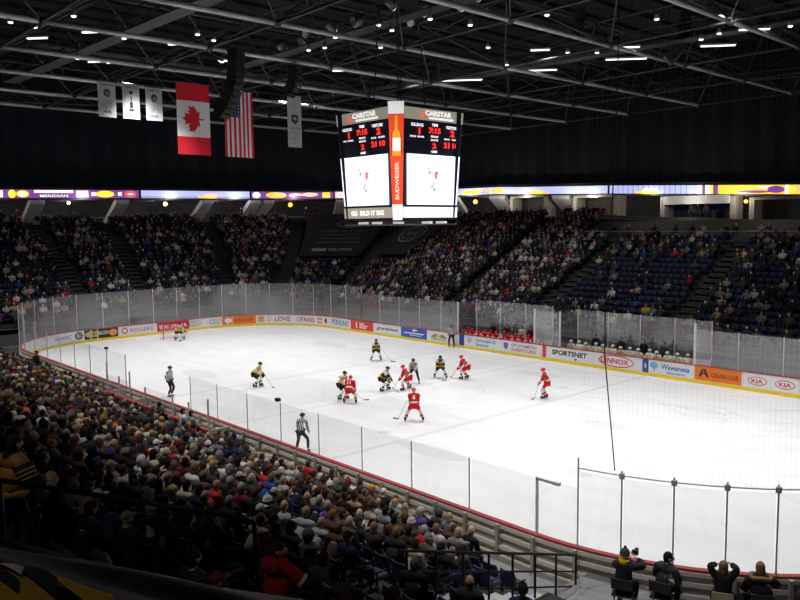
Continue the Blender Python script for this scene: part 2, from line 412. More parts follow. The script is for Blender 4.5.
def run(a_list, z1, where, m, first=0):
    barrier('clear glass barrier with grey posts, ' + where)
    for i in range(len(a_list) - 1):
        a, b = a_list[i] + .04, a_list[i + 1] - .04
        pts = [(rp(q)[0] + rp(q)[1] * OFF, rp(q)[1]) for q in arcs(a, b, .5)]
        zt = z1(a) if callable(z1) else z1
        pane(pts, 1.08, zt, 'clear glass pane, %s %s' % (ordw(i + 1), where), m, 'rink glass panes')
    for i, a in enumerate(a_list):
        p, n = rp(a); zt = z1(a) if callable(z1) else z1
        post(p + n * (OFF + .04), 1.07, zt + .02, 'grey glass post', .022)
# far end and its corners: tall glass
run(arcs(-Q + .02, farx(-19.5), 2.2), 3.95, 'tall, around the far end behind the goal', M_GLASS)
run([farx(x) for x in (-19.5, -17.1, -14.7, -12.3, -9.9, -8.1)], 3.4, 'along the far side left of the red bench', M_GLASS)
# near-left corner down to the straight
run([nearx(x) for x in (-6.9, -9.35, -11.8, -14.2, -16.6, -19.0, -21.4)], 2.75, 'on the near side beyond the penalty box', M_GLASSN)
run([nearx(-21.44), nearx(-23.5)], 3.2, 'short, at the far end of the near side', M_GLASS)
# benches on the far side: the glass stands behind them
def backrun(x0, x1, yb, z0, z1, k, where):
    barrier('clear glass barrier of panes and posts ' + where)
    n = k; xs = [x0 + (x1 - x0) * i / n for i in range(n + 1)]
    for i in range(n):
        pane([(V((xs[i] + .04, yb, 0)), V((0, 1, 0))), (V((xs[i + 1] - .04, yb, 0)), V((0, 1, 0)))], z0, z1, 'clear glass pane, %s %s' % (ordw(i + 1), where), M_GLASS, 'bench glass panes')
    for i, x in enumerate(xs): post(V((x, yb + .05, 0)), z0, z1 + .02, 'grey glass post, %s %s' % (ordw(i + 1), where), group='bench glass posts')
backrun(-8.1, -.9, 15.05, 1.0, 3.45, 3, 'behind the red bench')
backrun(1.2, 10.6, 15.05, 1.0, 3.35, 4, 'behind the white and gold bench')
M_WPOST = mat('white_post', (.7, .7, .7), .4)
for x, lab in ((-8.1, 'far-side glass partition beside the red bench'), (-.9, 'glass partition closing the near end of the red bench'), (1.2, 'glass partition opening the white and gold bench'), (10.6, 'glass partition at the last end of the white and gold bench')):
    barrier(lab)
    pane([(V((x, 13.1, 0)), V((1, 0, 0))), (V((x, 15.0, 0)), V((1, 0, 0)))], 1.08, 3.35, lab, M_GLASS, 'bench glass partitions')
    post(V((x, 13.05, 0)), 1.07, 3.42, 'pale thick post at the board end of the ' + lab, .05, M_WPOST, 'bench end posts')
run([farx(-.85), farx(1.15)], 3.35, 'short, between the two far benches', M_GLASS)
run([farx(x) for x in (10.65, 13.1, 15.5, 17.9, 19.3)], 3.1, 'right of the white and gold bench', M_GLASS)
# near side
NX = [19.53 - 2.42 * i for i in range(0, 9)]
barrier('low clear glass barrier on the near boards, left of the bent camera arm')
for i in range(len(NX) - 1):
    pts = [(rp(nearx(x))[0] + rp(nearx(x))[1] * OFF, rp(nearx(x))[1]) for x in (NX[i] - .04, NX[i + 1] + .04)]
    pane(pts, 1.08, 2.6, 'low clear glass pane on the near boards, %s left of the bent camera arm' % ordw(i + 1), M_GLASSN, 'rink glass panes')
for i, x in enumerate(NX):
    if i: post(V((x, -RW - .09, 0)), 1.07, 2.62, 'thin grey post on the near boards, %s left of the bent camera arm' % ordw(i), .016)
# camera arm post
t = thing('camera_arm', 'pale post on near boards with a short arm bent to the right at its top', 'camera mount', (19.53, -RW - .09, 1.07))
g = Geo(); g.box(-.03, .03, -.03, .03, 0, 1.55); obj('upright', g, M_WPOST, t)
g = Geo(); g.box(-.03, .62, -.03, .03, 1.5, 1.57); g.box(.5, .72, -.05, .05, 1.5, 1.58); obj('arm', g, M_WPOST, t)
for x, z, lab in ((7.27, 2.65, 'small black camera on a post behind the near blue line'), (-9.35, 2.78, 'small black camera on a post past the penalty box')):
    t = thing('rink_camera', lab, 'camera', (x, -RW - .09, z))
    g = Geo(); g.box(-.11, .09, -.07, .07, 0, .12); obj('camera_body', g, M_BLACK, t); g = Geo(); g.tube((.09, 0, .06), (.14, 0, .06), .04, 10); obj('lens', g, M_DARKMETAL, t)
# tall posts of the netting end
CA = [A_NEARC + Q - d for d in (1.4, 2.45, 3.55, 4.65, 5.75, 6.85, 8.0, 9.1, 10.2)]
NZ = 3.15
barrier('tall clear glass barrier with high grey posts around the near corner')
tall = [A_NEAR - d for d in (1.35, 2.45, 3.65, 4.8, 5.9, 7.0, 8.2, 9.4, 10.6, 11.8)]
pts = [(rp(q)[0] + rp(q)[1] * OFF, rp(q)[1]) for q in arcs(nearx(19.5), tall[0], .4)]
pane(pts, 1.08, 2.6, 'low clear glass pane just right of the bent camera arm', M_GLASSN, 'rink glass panes')
for i, a in enumerate(tall):
    p, n = rp(a)
    post(p + n * .09, 1.07, NZ + (.1 if i else .25), 'tall grey post in the near corner, %s right of the bent camera arm' % ordw(i + 1), .016)
    if i:
        g = Geo(); g.box(-.05, .05, -.05, .05, 0, .14)
        obj('net_clamp', g, M_POST, BAR[-1], loc=(p.x + n.x * .09, p.y + n.y * .09, NZ - .1))
        pts = [(rp(q)[0] + rp(q)[1] * OFF, rp(q)[1]) for q in arcs(a + .04, tall[i - 1] - .04, .4)]
        pane(pts, 1.08, NZ - .12, 'tall clear glass pane in the near corner, %s right of the camera arm' % ordw(i + 1), M_GLASSN, 'rink glass panes')
# safety netting
M_NET = mat('net_cord', (.55, .56, .57), .8)
M_CORD = mat('black_cord', (.01, .01, .01), .7)
net = thing('safety_netting', 'sheer safety netting hung above the near corner glass with a black edge cord', 'netting')
NETTOP = 20.
def netpt(a, z):
    p, n = rp(a); k = (z - NZ) / (NETTOP - NZ)
    q = p + n * (.09 + .0 * k); return V((q.x - .55 * k * (1 if a > A_NEARC else 1), q.y + .9 * k, z))
a0, a1 = tall[0], A_NEARC - L_END
g = Geo(); a = a0 - .12
while a > a1:
    P0, P1 = netpt(a, NZ), netpt(a, NETTOP); p, n = rp(a); tt = V((-n.y, n.x, 0)) * .0010
    g.raw([P0 - tt, P0 + tt, P1 + tt, P1 - tt], [(0, 1, 2, 3)]); g.raw([P0 - n * .0010, P0 + n * .0010, P1 + n * .0010, P1 - n * .0010], [(0, 1, 2, 3)])
    a -= .12
z = NZ
while z < NETTOP:
    A = arcs(a0, a1, .8)
    for u, w in zip(A[:-1], A[1:]):
        P0, P1 = netpt(u, z), netpt(w, z); h = V((0, 0, .0010)); g.raw([P0 - h, P1 - h, P1 + h, P0 + h], [(0, 1, 2, 3)])
    z += .30
obj('mesh_net', g, M_NET, net)
cord = [(21.44, -12.40, 3.11), (21.28, -12.38, 4.36), (21.08, -12.37, 6.02), (20.98, -12.2, 7.59), (20.96, -12.0, 9.08), (20.9, -11.75, 11.06), (20.82, -11.55, 13.3), (20.74, -11.42, 14.79), (20.7, -11.3, 20)]
g = Geo(); g.path(cord, .015, 6); obj('edge_cord', g, M_CORD, net)
g = Geo(); A = arcs(a0, a1, .4)
g.path([netpt(a, NZ - .02) for a in A], .02, 5); obj('lower_cable', g, M_POST, net)

# ------------------------------------------------------------------ goal
M_GRED = mat('goal_red', (.75, .04, .03), .4)
GX = -28.38
goal = thing('hockey_goal', 'red framed hockey goal with white netting at the far end of the ice', 'goal', (GX, 0, 0))
g = Geo()
g.path([(0, -.91, 0), (0, -.91, 1.22), (0, .91, 1.22), (0, .91, 0)], .04, 8); obj('goal_frame', g, M_GRED, goal)
g = Geo(); g.path([(0, -.91, .03), (-1.0, -.75, .03), (-1.0, .75, .03), (0, .91, .03)], .03, 6); g.path([(0, -.91, 1.2), (-.5, -.8, 1.15), (-.5, .8, 1.15), (0, .91, 1.2)], .025, 6); obj('base_frame', g, M_BOARD, goal)
g = Geo()
for i in range(19):
    y = -.9 + .1 * i; g.path([(0, y, 1.2), (-.5, y * .9, 1.13), (-1.0, y * .85, .03)], .006, 4)
for i in range(9):
    k = i / 8; g.path([(-.5 - .5 * k, -.8, 1.13 - 1.1 * k), (-.5 - .5 * k, .8, 1.13 - 1.1 * k)], .006, 4)
for sy in (-1, 1):
    for i in range(7): g.path([(0, sy * .91, .1 + .17 * i), (-.95 + .06 * i, sy * .78, .1 + .16 * i)], .006, 4)
obj('goal_net', g, mat('net_white', (.75, .75, .75), .8), goal)

# ------------------------------------------------------------------ figures
def skin_geo(verts, edges, radii, sub=1, root=0):
    me = bpy.data.meshes.new('sk'); me.from_pydata(verts, edges, []); o = bpy.data.objects.new('sk', me); COL.objects.link(o)
    md = o.modifiers.new('s', 'SKIN'); md.use_smooth_shade = True; md.branch_smoothing = .6
    d = me.skin_vertices[0].data
    for i, r in enumerate(radii):
        d[i].radius = r if isinstance(r, tuple) else (r, r); d[i].use_root = (i == root)
    if sub: s = o.modifiers.new('u', 'SUBSURF'); s.levels = sub; s.render_levels = sub
    bpy.context.view_layer.update()
    m2 = bpy.data.meshes.new_from_object(o.evaluated_get(bpy.context.evaluated_depsgraph_get()))
    g = Geo(); g.raw([tuple(v.co) for v in m2.vertices], [tuple(p.vertices) for p in m2.polygons])
    bpy.data.objects.remove(o); bpy.data.meshes.remove(me); bpy.data.meshes.remove(m2)
    return g

def ik(a, b, l1, l2, hint):
    a, b = V(a), V(b); d = b - a; L = d.length
    if L > (l1 + l2) * .995: d *= (l1 + l2) * .995 / L; L = d.length; b = a + d
    x = (l1 * l1 - l2 * l2 + L * L) / (2 * L); h = math.sqrt(max(0, l1 * l1 - x * x))
    u = d.normalized(); hv = V(hint); hv = (hv - u * hv.dot(u)).normalized()
    return a + u * x + hv * h, b

def figure(pelvis=(0, 0, .93), lean=(0, .05, 1), twist=0., hands=((-.25, .1, .8), (.25, .1, .8)), feet=((-.14, 0, .08), (.14, 0, .08)),
           look=(0, 1, 0), knee=(0, 1, .2), elbow=(0, -1, -.3), bulk=1., sub=1, fingers=False, coatlen=0., footdir=(0, 1, 0), hood=False):
    """returns geos of a person facing +y: body, top, trousers, shoes, head centre, facing frame"""
    pel = V(pelvis); up = V(lean).normalized()
    rt = Matrix.Rotation(twist, 3, 'Z') @ V((1, 0, 0)); rt = (rt - up * rt.dot(up)).normalized()
    belly = pel + up * .16; chest = pel + up * .36; nb = pel + up * .50
    fwd = up.cross(rt).normalized(); fwd = rt.cross(up) * -1 if False else up.cross(rt)
    lk = V(look).normalized()
    neck = nb + up * .03 + V((0, 0, .02)); head = neck + up * .03 + V((0, 0, .09)) + lk * .03
    sh = [nb + rt * s * .185 - up * .05 for s in (-1, 1)]
    hips = [pel + V((s * .10, 0, -.02)) for s in (-1, 1)]
    el, ha = [], []
    for k, s in enumerate((-1, 1)):
        h = V(elbow) + V((s * .5, 0, 0)); e, w = ik(sh[k], hands[k], .29, .26, h); el.append(e); ha.append(w)
    kn, an = [], []
    for k, s in enumerate((-1, 1)):
        h = V(knee) + V((s * .15, 0, 0)); e, w = ik(hips[k], feet[k], .44, .43, h); kn.append(e); an.append(w)
    fd = V(footdir).normalized()
    # body
    vs = [pel, belly, chest, nb, neck, head, head + V((0, 0, .04))]; ed = [(0, 1), (1, 2), (2, 3), (3, 4), (4, 5), (5, 6)]
    rd = [.115, .105, .115, .075, .052, .075, .05]
    for k in (0, 1):
        i = len(vs); hd = (ha[k] - el[k]).normalized()
        vs += [sh[k], el[k], ha[k], ha[k] + hd * .05 + V((0, 0, -.005))]; ed += [(3, i), (i, i + 1), (i + 1, i + 2), (i + 2, i + 3)]
        rd += [.055, .04, .028, (.038, .02)]
        i = len(vs); vs += [hips[k], kn[k], an[k], an[k] + fd * .12 + V((0, 0, -.04))]; ed += [(0, i), (i, i + 1), (i + 1, i + 2), (i + 2, i + 3)]
        rd += [.08, .055, .038, .035]
    body = skin_geo(vs, ed, rd, sub)
    # head with nose, jaw, ears
    side = lk.cross(V((0, 0, 1))).normalized(); upv = side.cross(lk).normalized()
    def hm(x, y, z): return head + side * x + lk * y + upv * z
    def hf(p):
        x, y, z = p.x, p.y, p.z
        if y > 0 and z < 0: x *= 1 + z * .25
        if z < -.3: y += .08
        if y > .93 and -.35 < z < .15: y += .22
        return V((x, y, z))
    hg = Geo(); hg.ell((0, 0, 0), .076, .096, .118, 14, 10, fn=hf)
    for s in (-1, 1): hg.ell((s * .078, -.005, -.01), .014, .024, .034, 6, 4)
    body.add(hg.mapped(hm))
    if fingers:
        for k in (0, 1):
            hd = (ha[k] - el[k]).normalized(); sx = hd.cross(V((0, 0, 1))).normalized(); dn = sx.cross(hd)
            for j, (o, l) in enumerate(((-.028, .062), (-.01, .075), (.01, .07), (.027, .055))):
                b0 = ha[k] + hd * .07 + sx * o; b1 = b0 + hd * l * .6 + dn * .005; b2 = b1 + hd * l * .4 + V((0, 0, -.02)); body.path([b0, b1, b2], .0085, 6)
            s = 1 if k == 0 else -1; b0 = ha[k] + hd * .02 + sx * s * .03; body.path([b0, b0 + sx * s * .025 + hd * .035, b0 + sx * s * .02 + hd * .065], .01, 6)
    # top
    b = bulk
    vs = [pel + V((0, 0, -.02)), belly, chest, nb, nb + up * .05 + V((0, 0, .03))]; ed = [(0, 1), (1, 2), (2, 3), (3, 4)]
    rd = [(.155 * b, .14 * b), (.15 * b, .135 * b), (.165 * b, .14 * b), (.115 * b, .105 * b), .075 * min(b, 1.3)]
    for k in (0, 1):
        i = len(vs); vs += [sh[k], el[k], ha[k] - (ha[k] - el[k]) * .08]; ed += [(3, i), (i, i + 1), (i + 1, i + 2)]; rd += [.083 * b, .063 * b, .048 * b]
    top = skin_geo(vs, ed, rd, sub)
    vs = [pel + V((0, 0, .03))]; ed = []; rd = [(.14, .13)]
    for k in (0, 1):
        i = len(vs); vs += [hips[k], kn[k], an[k] + V((0, 0, .03))]; ed += [(0, i), (i, i + 1), (i + 1, i + 2)]; rd += [.10, .074, .062]
    tr = skin_geo(vs, ed, rd, sub)
    shoe = Geo()
    for k in (0, 1):
        s_ = fd.cross(V((0, 0, 1))).normalized(); c = an[k] + fd * .06 + V((0, 0, -.045))
        m = Matrix((( s_.x, fd.x, 0, c.x), (s_.y, fd.y, 0, c.y), (s_.z, fd.z, 1, c.z), (0, 0, 0, 1)))
        q = Geo(); q.ell((0, 0, 0), .05, .14, .05, 10, 6); shoe.add(q, m)
    return dict(body=body, top=top, trousers=tr, shoes=shoe, head=head, hm=hm, hands=ha, elbows=el, knees=kn, ankles=an, shoulders=sh, chest=chest, up=up, fwd=lk, rt=rt, pel=pel, nb=nb)

def hair_geo(hm, kind='short'):
    g = Geo()
    if kind == 'short':
        g.ell((0, -.012, .014), .086, .102, .118, 14, 6, v0=0, v1=.5); g.ell((0, -.025, -.02), .083, .085, .105, 14, 5, v0=.3, v1=.72, fn=lambda p: V((p.x, min(p.y, .25), p.z)))
    elif kind == 'long':
        g.ell((0, -.012, .014), .09, .106, .122, 14, 6, v0=0, v1=.5); g.ell((0, -.035, -.07), .095, .08, .16, 14, 6, v0=.15, v1=.9, fn=lambda p: V((p.x, min(p.y, .25), p.z)))
    elif kind == 'knit':
        g.ell((0, -.01, .03), .094, .11, .125, 14, 7, v0=0, v1=.52); g.lathe((0, -.01, .0), [(.098, .0), (.104, .02), (.1, .045)], 14, sy=1.12); g.ell((0, -.01, .165), .032, .032, .032, 8, 5)
    elif kind == 'cap':
        g.ell((0, -.01, .03), .09, .106, .105, 14, 7, v0=0, v1=.5); g.box(-.065, .065, .07, .18, .028, .042)
    elif kind == 'bald':
        g.ell((0, -.03, -.02), .082, .085, .09, 14, 4, v0=.42, v1=.75, fn=lambda p: V((p.x, min(p.y, .15), p.z)))
    elif kind == 'hood':
        g.ell((0, -.02, 0), .125, .125, .15, 14, 8, v0=0, v1=.85, fn=lambda p: V((p.x, min(p.y, .55), p.z)))
    elif kind == 'helmet':
        g.ell((0, -.01, .02), .105, .125, .115, 14, 7, v0=0, v1=.56); g.box(-.08, .08, .09, .125, .02, .05)
    return g.mapped(hm)

# ---- hockey players
def local_place(o, loc, face, scale=1.):
    """face: direction in the plan the figure looks along"""
    o.location = loc; o.rotation_euler = (0, 0, math.atan2(-face[0], face[1])); o.scale = (scale,) * 3
HOCK = dict(
    red=dict(top=(.70, .015, .02), pants=(.60, .012, .015), sock=(.72, .7, .7), sock2=(.60, .012, .015), helmet=(.68, .015, .02), band=(.8, .78, .78), glove=(.55, .02, .02)),
    black=dict(top=(.80, .78, .72), pants=(.02, .02, .02), sock=(.78, .76, .7), sock2=(.02, .02, .02), helmet=(.02, .02, .02), band=(.75, .45, .04), glove=(.02, .02, .02)),
)
def stick(a, b, bladedir, label, col=(.3, .3, .3)):
    t = thing('hockey_stick', label, 'hockey stick', tuple(a), 0, 'hockey sticks on the ice')
    a, b = V(a), V(b); g = Geo(); g.tube((0, 0, 0), b - a, .014, 5); obj('shaft', g, mat('stick_shaft', (.45, .40, .34), .5), t)
    d = V(bladedir).normalized(); g = Geo(); c = b - a; g.obox(c + d * .14, d * .16, V((0, 0, .035)), d.cross(V((0, 0, 1))) * .012); obj('blade', g, mat('stick_blade', col, .5), t)
    return t
def player(team, loc, face, pose, num, label, sticklab=None, goalie=False, black_top=False):
    K = HOCK[team]
    f = figure(**pose)
    t = thing('hockey_player', label, 'person')
    obj('body', f['body'], mat('skin_a', (.55, .33, .24), .6), t, True)
    topc = (.03, .03, .03) if black_top else K['top']
    o = obj('jersey', f['top'], cloth(topc), t, True)
    # stripes: waist band, sleeve bands, shoulder yoke, number
    up, pel, rt = f['up'], f['pel'], f['rt']
    g = Geo()
    q = up.to_track_quat('Z', 'Y').to_matrix().to_4x4(); q.translation = pel + up * .05
    r1 = Geo(); r1.lathe((0, 0, 0), [(.195, 0), (.2, .05), (.195, .09)], 14, sy=.93); g.add(r1, q)
    for k in (0, 1):
        e, h = f['elbows'][k], f['hands'][k]; g.tube(e + (h - e) * .25, e + (h - e) * .5, .084, 8)
    obj('stripe', g, cloth(K['band']), o)
    if team == 'black' or True:
        g = Geo()
        for k in (0, 1):
            s_, e = f['shoulders'][k], f['elbows'][k]
            g.ell(tuple(s_ + (e - s_) * .08), .112, .112, .10, 10, 6); g.tube(s_ + (e - s_) * .1, s_ + (e - s_) * .55, .105, 8, .092)
        obj('shoulder_yoke', g, cloth((.62, .36, .05) if (team == 'black' and not black_top) else ((.78, .76, .7) if black_top else (.66, .015, .02))), o, True)
    bk = (V((0, 0, 1)).cross(rt) * -1).normalized(); bk = rt.cross(up).normalized()
    if bk.dot(V(pose.get('look', (0, 1, 0)))) > 0: bk = -bk
    g = text_geo(num, .2, .04)
    g = plane_map(g, pel + up * .33 + bk * .2, -rt if (-rt).cross(up).dot(bk) > 0 else rt, up)
    obj('number', g, cloth((.8, .8, .8) if team == 'red' or black_top else (.02, .02, .02)), o)
    g = Geo(); vs = [f['pel'] + V((0, 0, .02))]; ed = []; rd = [.165]
    for k in (0, 1):
        h = V((f['pel'].x + (-.11 if k == 0 else .11), f['pel'].y, f['pel'].z - .04)); i = len(vs); vs += [h, h + (f['knees'][k] - h) * .8]; ed += [(0, i), (i, i + 1)]; rd += [.125, .11]
    obj('hockey_pants', skin_geo(vs, ed, rd, 1), cloth(K['pants']), t, True)
    for k in (0, 1):
        kn, an = f['knees'][k], f['ankles'][k]
        g = Geo(); g.tube(kn + (an - kn) * -.05, kn + (an - kn) * .9, .085 if not goalie else .15, 10, .062 if not goalie else .13)
        so = obj('sock' if not goalie else 'leg_pad', g, cloth(K['sock']), t)
        g = Geo(); g.tube(kn + (an - kn) * .45, kn + (an - kn) * .65, .082 if not goalie else .15, 10); obj('stripe', g, cloth(K['sock2']), so)
        fd = V(pose.get('footdir', (0, 1, 0))).normalized(); c = an + fd * .05
        g = Geo(); m = Matrix(((fd.y, fd.x, 0, c.x), (-fd.x, fd.y, 0, c.y), (0, 0, 1, c.z - .0), (0, 0, 0, 1)))
        b = Geo(); b.ell((0, 0, 0), .055, .15, .065, 10, 6); b.tube((0, -.07, 0), (0, -.08, .12), .055, 8); g.add(b, m)
        sk = obj('skate', g, cloth((.02, .02, .02)), t)
        b = Geo(); b.box(-.006, .006, -.14, .14, -.125, -.05); g = Geo(); g.add(b, m); obj('skate_blade', g, M_POST, sk)
        h = f['hands'][k]; d = (h - f['elbows'][k]).normalized(); g = Geo(); g.tube(h - d * .12, h + d * .02, .062, 8, .055); g.ell(tuple(h + d * .06), .055, .055, .05, 8, 6)
        obj('glove', g, cloth(K['glove']), t)
    hc = K['helmet']
    obj('helmet', hair_geo(f['hm'], 'helmet'), mat('helmet_%s' % team, hc, .3), t, True)
    local_place(t, loc, face)
    return t, f
def to_world(t, p):
    m = Matrix.Rotation(t.rotation_euler.z, 3, 'Z'); return m @ V(p) + V(t.location)
def skater_pose(lean=.35, crouch=.1, wide=.22, stag=0., hands=((-.18, .38, .72), (.2, .42, .62)), look=(0, 1, -.15), twist=0.):
    return dict(pelvis=(0, -.05 - lean * .15, .95 - crouch), lean=(0, lean, 1), twist=twist, hands=hands,
                feet=((-wide, stag, .12), (wide, -stag, .12)), look=look, knee=(0, 1, 0), bulk=1.22)
def skater(team, loc, face, lean, crouch, wide, stag, num, label, st=None, black_top=False, hands=None, goalie=False):
    hands = hands or ((-.18, .38, .78 - crouch), (.2, .42, .66 - crouch))
    t, f = player(team, loc, face, skater_pose(lean, crouch, wide, stag, hands), num, label, black_top=black_top, goalie=goalie)
    if st:
        a = to_world(t, f['hands'][0] + V((0, -.02, .12)) + (V(hands[0]) - V(hands[1])) * .35); b = to_world(t, (st[0], st[1], .04))
        stick(a, b, to_world(t, (st[0] + (.5 if st[0] >= 0 else -.5), st[1] + .3, .04)) - b, 'hockey stick of the ' + ' '.join(label.split(',')[0].split()[:12]))
# camera direction helpers: towards camera is roughly (.74,-.67)
skater('black', (-6.5, -5.5, 0), (.65, .8), .75, .16, .2, .15, '7', 'skater in white and black jersey leaning forward alone, far left of the faceoff', (.3, .9))
skater('black', (-8.1, 4.9, 0), (.9, -.5), .6, .12, .34, 0, '5', 'black-clad skater with legs apart at the far blue line, above the faceoff', (-.9, .75), black_top=True)
skater('black', (-.4, -4.0, 0), (.75, .3), .5, .12, .22, .1, '14', 'skater in white and black jersey touching the bending red skater left of faceoff', (.1, .9))
skater('red', (.6, -4.3, 0), (-.55, .75), .7, .18, .34, .05, '11', 'red skater bending with stick down, left of the faceoff circle', (.55, .75))
skater('black', (-.45, -1.0, 0), (.8, .55), .8, .22, .36, .1, '9', 'black-jerseyed skater crouching to take the faceoff', (.1, .75), black_top=True)
skater('red', (.25, .05, 0), (-.75, -.5), .75, .2, .42, .1, '19', 'red skater crouching wide-legged to take the faceoff beside the official', (.0, .75))
skater('red', (5.7, -4.5, 0), (-.72, .68), .3, .1, .42, 0, '8', 'red skater standing wide-legged nearest the camera, back turned', (-.75, .45))
skater('black', (-.7, 3.7, 0), (.5, -.5), .75, .2, .36, .15, '21', 'black and white skater crouching right of the faceoff, beside a bending red skater', (-.1, .85), black_top=True)
skater('red', (.55, 4.5, 0), (-.9, -.45), .8, .16, .2, .12, '17', 'red skater bending over his stick, right of the faceoff beside the black and white skater', (.1, .85))
skater('red', (7.1, 3.7, 0), (-.8, -.55), .35, .05, .16, .06, '4', 'lone red skater standing near the blue line on the right', (-.25, .55))
skater('black', (-27.2, -.1, 0), (1, -.1), .55, .2, .38, 0, '1', 'goaltender in white pads crouching in front of the red goal', (.1, .7), hands=((-.5, .3, .6), (.5, .35, .55)), goalie=True)

# ---- officials
def official(loc, face, pose, label):
    f = figure(**pose); t = thing('official', label, 'person')
    obj('body', f['body'], mat('skin_a', (.55, .33, .24), .6), t, True)
    o = obj('striped_shirt', f['top'], stripe_mat(), t, True)
    obj('trousers', f['trousers'], cloth((.015, .015, .018)), t, True)
    obj('skates', f['shoes'], cloth((.01, .01, .01)), t, True)
    obj('helmet', hair_geo(f['hm'], 'helmet'), mat('helmet_off', (.02, .02, .02), .3), t, True)
    local_place(t, loc, face); return t
_sm = []
def stripe_mat():
    if _sm: return _sm[0]
    m = bpy.data.materials.new('striped_shirt'); m.use_nodes = True; nt = m.node_tree; b = nt.nodes['Principled BSDF']
    tc = nt.nodes.new('ShaderNodeTexCoord'); w = nt.nodes.new('ShaderNodeTexWave'); w.inputs['Scale'].default_value = 4; w.bands_direction = 'X'
    cr = nt.nodes.new('ShaderNodeValToRGB'); cr.color_ramp.interpolation = 'CONSTANT'
    cr.color_ramp.elements[0].color = (.02, .02, .02, 1); cr.color_ramp.elements[1].position = .45; cr.color_ramp.elements[1].color = (.75, .75, .75, 1)
    nt.links.new(tc.outputs['Object'], w.inputs[0]); nt.links.new(w.outputs['Color'], cr.inputs[0]); nt.links.new(cr.outputs[0], b.inputs['Base Color'])
    b.inputs['Roughness'].default_value = .8; _sm.append(m); return m
official((-.7, 1.5, 0), (.6, -.75), dict(pelvis=(0, -.22, .86), lean=(0, .8, 1), hands=((-.1, .4, .75), (.2, .55, .55)), feet=((-.32, .05, .12), (.34, -.1, .12)), look=(0, 1, -.5), bulk=1.08), 'official in striped shirt bending forward to drop the puck')
official((-8.3, 12.55, 0), (.6, -.9), dict(lean=(0, .05, 1), hands=((-.28, 0, .85), (.28, 0, .85)), feet=((-.2, 0, .12), (.2, 0, .12)), bulk=1.08), 'official in striped shirt standing against the far boards beside the red bench')
official((-7.7, -10.3, 0), (.9, .5), dict(lean=(0, .05, 1), hands=((-.2, .12, .95), (.2, .12, .95)), feet=((-.12, 0, .12), (.14, 0, .12)), bulk=1.1), 'official in striped shirt standing upright on the ice inside the near glass')
official((6.0, -11.1, 0), (-.5, .85), dict(pelvis=(0, -.15, .88), lean=(0, .4, 1), hands=((-.22, .2, .72), (.24, .2, .72)), feet=((-.26, .02, .12), (.26, 0, .12)), bulk=1.1), 'official in striped shirt leaning with hands on knees by the near boards')

# ------------------------------------------------------------------ spectators
SKIN = [(.62, .40, .30), (.58, .36, .26), (.50, .30, .21), (.66, .45, .36), (.22, .12, .08)]
COATS = [('black', (.012, .012, .014)), ('charcoal', (.035, .035, .04)), ('navy', (.015, .022, .06)), ('slate', (.07, .07, .075)), ('black', (.02, .02, .016)), ('brown', (.09, .05, .03)),
         ('grey', (.18, .18, .19)), ('tan', (.30, .21, .13)), ('maroon', (.14, .012, .02)), ('olive', (.07, .075, .035)), ('light grey', (.38, .38, .39)), ('white', (.62, .62, .62)),
         ('royal blue', (.03, .06, .28)), ('red', (.42, .02, .02)), ('gold', (.55, .32, .03)), ('cream', (.5, .44, .33)), ('purple', (.10, .05, .22)), ('beige', (.36, .29, .21)), ('orange', (.6, .16, .03))]
CW = [14, 12, 12, 10, 8, 8, 8, 6, 3, 5, 7, 7, 2, 1.5, 1.2, 5, 1.5, 6, .6]
HAIRS = [('dark brown hair', (.035, .018, .01)), ('black hair', (.01, .009, .009)), ('brown hair', (.09, .045, .02)), ('blond hair', (.36, .26, .15)), ('light brown hair', (.2, .11, .05)), ('grey hair', (.32, .31, .3)), ('auburn hair', (.10, .04, .022))]
HW = [9, 7, 8, 4, 5, 4, 2]
HATS = [('black', (.012, .012, .014)), ('white', (.65, .65, .65)), ('charcoal', (.04, .04, .045)), ('gold', (.45, .28, .05)), ('navy', (.02, .03, .08)), ('grey', (.2, .2, .21)), ('cream', (.5, .45, .36)), ('maroon', (.2, .02, .03)), ('black', (.015, .015, .015))]
SEATED = [
    dict(lean=(0, -.08, 1), hands=((-.13, .34, .66), (.13, .34, .66))),
    dict(lean=(.03, .28, 1), hands=((-.16, .46, .62), (.1, .5, .64)), look=(.15, 1, -.1)),
    dict(lean=(-.04, .04, 1), hands=((.05, .3, .78), (-.05, .3, .84)), look=(-.3, 1, 0)),
    dict(lean=(.05, -.12, 1), hands=((-.2, .3, .64), (.16, .32, .9)), look=(.4, 1, .05)),
    dict(lean=(0, .45, 1), hands=((-.12, .5, .6), (.12, .5, .6)), look=(-.1, 1, -.05)),
]
def pick(l, w): return random.choices(l, w)[0]
PROTO = []
for i, sp in enumerate(SEATED):
    for bulk in (1.12, 1.32):
        f = figure(pelvis=(0, .02, .54), feet=((-.14, .44, .09), (.14, .44, .09)), knee=(0, .3, 1), bulk=bulk, **sp)
        PROTO.append(f)
HK = ['short', 'long', 'knit', 'cap', 'bald', 'short', 'long', 'hood']
